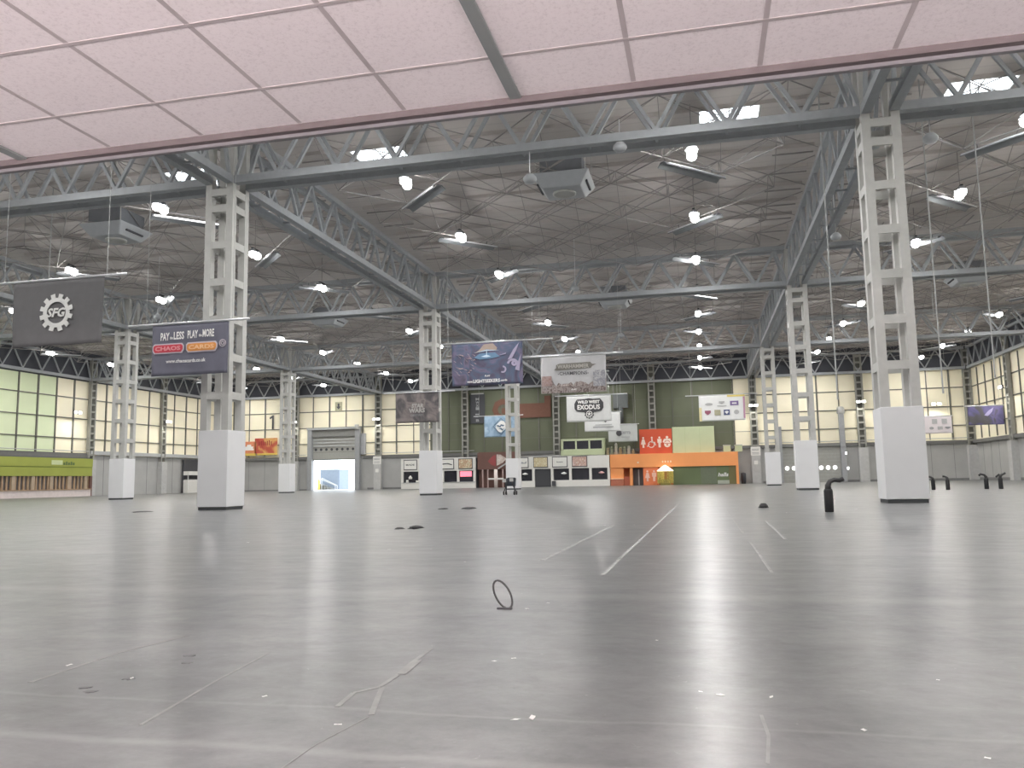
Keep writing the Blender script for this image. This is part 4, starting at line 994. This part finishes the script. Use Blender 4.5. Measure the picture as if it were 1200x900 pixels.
# trolley
t=thing('trolley','dark folding pushchair-like trolley before the central column','trolley',(7.45,26.4,0))
m=MB()
for s in (-1,1):
    m.tube([(s*.42,-.35,.15),(s*.30,.2,.85),(s*.28,.45,1.25)],.04,8); m.tube([(s*.42,.35,.15),(s*.25,-.1,.7),(s*.22,-.3,.95)],.04,8)
m.build('frame',dgrey_m,t,smooth=True)
m=MB(); m.tube([(-.28,.45,1.25),(.28,.45,1.25)],.04,8); m.build('handle',black_m,t,smooth=True)
m=MB(); m.add([(-.36,-.25,.7),(.36,-.25,.7),(.36,.3,.65),(-.36,.3,.65),(-.38,.4,1.25),(.38,.4,1.25),(-.36,-.2,.8),(.36,-.2,.8)],[(0,1,2,3),(3,2,5,4),(0,3,4,6),(1,7,5,2)]); m.build('seat_sling',mat('navy grey canvas',(.06,.07,.09),.8),t)
for sx in (-1,1):
    for sy in (-1,1):
        m=MB(); m.tube([(sx*.40-.04,sy*.36,.15),(sx*.40+.04,sy*.36,.15)],.15,14); m.build('wheel',black_m,t)
m=MB(); m.box(-.55,-.3,-.2,.0,.95,1.2); m.box(.0,.25,-.2,.0,1.0,1.25); m.build('bundle',mat('pale paper bundle',(.55,.55,.53),.7),t)
# dark debris
def blob(x,y,rx,ry,h,label,group,mt=black_m,seed=0,name='debris_clump'):
    rr=random.Random(seed); m=MB(); seg=12
    prof=[(1.0,0),(.85,.6),(.4,1.0)]
    vs=[]
    for r,z in prof:
        for k in range(seg):
            a=2*pi*k/seg; q=1+.35*rr.uniform(-1,1); vs.append((rx*r*q*cos(a),ry*r*q*sin(a),h*z))
    fs=[(i*seg+k,i*seg+(k+1)%seg,(i+1)*seg+(k+1)%seg,(i+1)*seg+k) for i in range(2) for k in range(seg)]+[tuple(range(seg))[::-1],tuple(2*seg+k for k in range(seg))]
    m.add(vs,fs); tag(m.build(name,mt,loc=(x,y,0),smooth=True),label,'debris',group)
blob(14.85,-15.1,.14,.35,.07,'larger black rag lying left of centre on mid floor','dark rags',seed=1)
blob(14.5,-15.3,.10,.2,.04,'small black scrap beside the larger black rag','dark rags',seed=2)
blob(12.4,-1.9,.25,.5,.06,'dark flat rag far out left of the centre column','dark rags',seed=3)
blob(11.4,-2.1,.2,.4,.04,'dark stain-like rag left of the far flat rag','dark rags',mat('dark grey rag',(.09,.09,.09),.8),seed=4)
blob(23.63,-3.98,.16,.25,.16,'small dark lump on the floor left of the bent-hose outlet','dark rags',seed=5)
blob(-2.6,-2.0,.35,.5,.04,'thin coiled strap at far left of the nearest left column','dark rags',mat('grey strap',(.12,.12,.12),.7),seed=6)
sm=mat('damp patch',(.115,.115,.12),.5,var=.1)
for k,(x,y,L) in enumerate(((18.30,-29.12,'upper small dark patch'),(18.42,-29.32,'long dark patch'),(18.33,-29.75,'dark patch in the middle of the cluster'),(18.22,-29.98,'small dark patch left of the cluster'),(18.32,-30.05,'lower dark smear'))):
    blob(x,y,.035,.035,.002,L+' on the near left floor','dark floor patches',sm,seed=20+k,name='floor_patch')
# white tape lines on the floor
tp=mat('worn white tape',(.34,.34,.335),.6,var=.25,scale=6)
def tape(segs,label,w=.06):
    m=MB()
    for (x0,y0,x1,y1) in segs:
        m.bar((x0,y0,.002),(x1,y1,.002),w,.004)
    tag(m.build('floor_tape',tp),label,'tape','worn tape lines on the floor')
tape([(19.43,-22.7,19.46,-19.2),(19.46,-19.1,19.5,-14.4)],'worn pale tape line left of the long dashed one')
tape([(20.47,-24.4,20.48,-22.6),(20.48,-22.4,20.5,-17.5),(20.5,-17.2,20.52,-11),(20.52,-10.6,20.55,1.8)],'long white dashed tape line running toward the orange block',.05)
tape([(22.38,-24,22.38,-19.5),(22.37,-17,22.35,-12),(22.35,-10,22.34,-5)],'faint tape line right of the long dashed one',.035)
mk_m=mat('pale scrape',(.27,.27,.265),.6,var=.12,scale=8)
def scrape(L,label,w=.03,z=0):
    m=MB()
    for a,b in zip(L,L[1:]): m.bar((a[0],a[1],.001+z),(b[0],b[1],.001+z),w,.002)
    tag(m.build('floor_scrape',mk_m),label,'floor mark','pale scrape marks on the floor')
scrape([(19.82,-30.12),(19.79,-29.85),(19.88,-29.71),(19.88,-29.45),(19.85,-29.14),(19.83,-28.67)],'forked pale scrape left branch on the near floor below the cable loop',.028)
scrape([(20.05,-30.23),(19.96,-29.93),(19.9,-29.72)],'forked pale scrape right branch on the near floor',.03)
scrape([(19.99,-30.99),(19.99,-30.69),(20.05,-30.26)],'thin pale scratch running off the bottom edge',.006)
scrape([(19.90,-29.42),(19.87,-29.05)],'wider pale smear at the top of the forked scrape',.05,.003)
scrape([(19.03,-30.57),(18.89,-29.76),(18.79,-28.96)],'long faint straight scratch on the near left floor',.018)
scrape([(17.81,-29.93),(17.75,-29.11),(17.85,-28.48)],'faint scratch at the far left of the near floor',.03)
scrape([(21.88,-29.93),(21.89,-30.24),(21.86,-30.61)],'short curved pale scratch on the near right floor',.015)
tape([(23.0,-18.8,23.1,-13)],'short faint tape line farthest right',.05)
# torn paper scraps
def make_scrap():
    m=MB(); m.add([(-.05,-.03,.004),(.0,-.04,.012),(.06,-.02,.006),(.05,.03,.016),(-.01,.035,.008),(-.055,.02,.014)],[(0,1,4,5),(1,2,3,4)])
    o=m.build('paper_scrap',mat('bright paper',(.80,.80,.78),.7,var=.02),fix=False); so=o.modifiers.new('t','SOLIDIFY'); so.thickness=.002
    return o
sc=[(20.83,-30.16,1.3),(20.76,-30.2,1.0),(19.96,-30.41,.7),(17.7,-29.5,.8),(18.35,-29.75,.8),(19.35,-30.0,.6),(20.35,-29.0,.7),(20.45,-28.9,.6),(21.6,-29.55,.7),(21.7,-29.6,.9),(21.95,-29.6,.8),(22.3,-30.1,.7),
    (22.85,-29.1,.6),(24.3,-29.2,.9),(20.24,-26.6,.9),(20.12,-26.95,1.1),(18.4,-23.0,1.1),(13.0,-19.5,1.2),(12.3,-18.6,1.2),(16.5,-21.0,.8),(17.2,-20.9,.8),(19.5,-14.35,2.2),(19.3,-14.3,2.0),(20.0,-14.2,1.6),(20.48,-19.0,1.1),(20.48,-15.4,1.1),(20.47,-22.7,1.0),(26.3,-6.0,1.6),(24.0,-8.2,1.4),(26.5,3.0,2.0),(27.5,10.5,2.5),(21.3,-28.2,.6),(22.7,-30.4,.6)]
rr=random.Random(3); p0=make_scrap()
for k,(x,y,s) in enumerate(sc):
    o=p0 if k==0 else p0.copy()
    if k: COL.objects.link(o)
    o.location=(x,y,.001); o.rotation_euler=(0,0,rr.uniform(0,6.28)); s*=.42; o.scale=(s*rr.uniform(.6,1.3),s*rr.uniform(.5,1),s)
    tag(o,'tiny torn white paper scrap lying on the bare floor','paper scrap','white paper scraps strewn over the floor')

# ================================================================ ADDED UNDERCROFT LIGHTS (unseen behind the viewer, put in to brighten the tiles)
def make_uplight():
    t=thing('added_uplight','','added light')
    m=MB(); m.lathe([(.05,-.16),(.16,-.05),(.20,.05),(.20,.06),(.17,.05),(.05,.0)],(0,.2,0),18); m.build('bowl',unit_m,t,smooth=True)
    MB().box(-.06,.06,0,.12,-.15,.0).build('bracket',unit_m,t)
    ld=bpy.data.lights.new('uplight','AREA'); ld.shape='DISK'; ld.size=.28; ld.energy=UNDER_W; ld.color=(1,.985,.97)
    lo=bpy.data.objects.new('uplight',ld); COL.objects.link(lo); lo.parent=t; lo.location=(0,.2,.09); lo.rotation_euler=(pi,0,0)
    return t
q0=make_uplight()
for k,x in enumerate((8,12,16,20,24,28,32,36)):
    o=q0 if k==0 else copy_tree(q0); o.location=(x,-38,1.5)
    if k<3:
        for ch in o.children:
            if ch.type=='LIGHT': ch.data=ch.data.copy(); ch.data.color=(1,.84,.86)
    o['label']=f'{ORD[k]} added bowl light from the left, unseen under the low tiled ceiling'; o['category']='added light'; o['group']='added bowl lights'
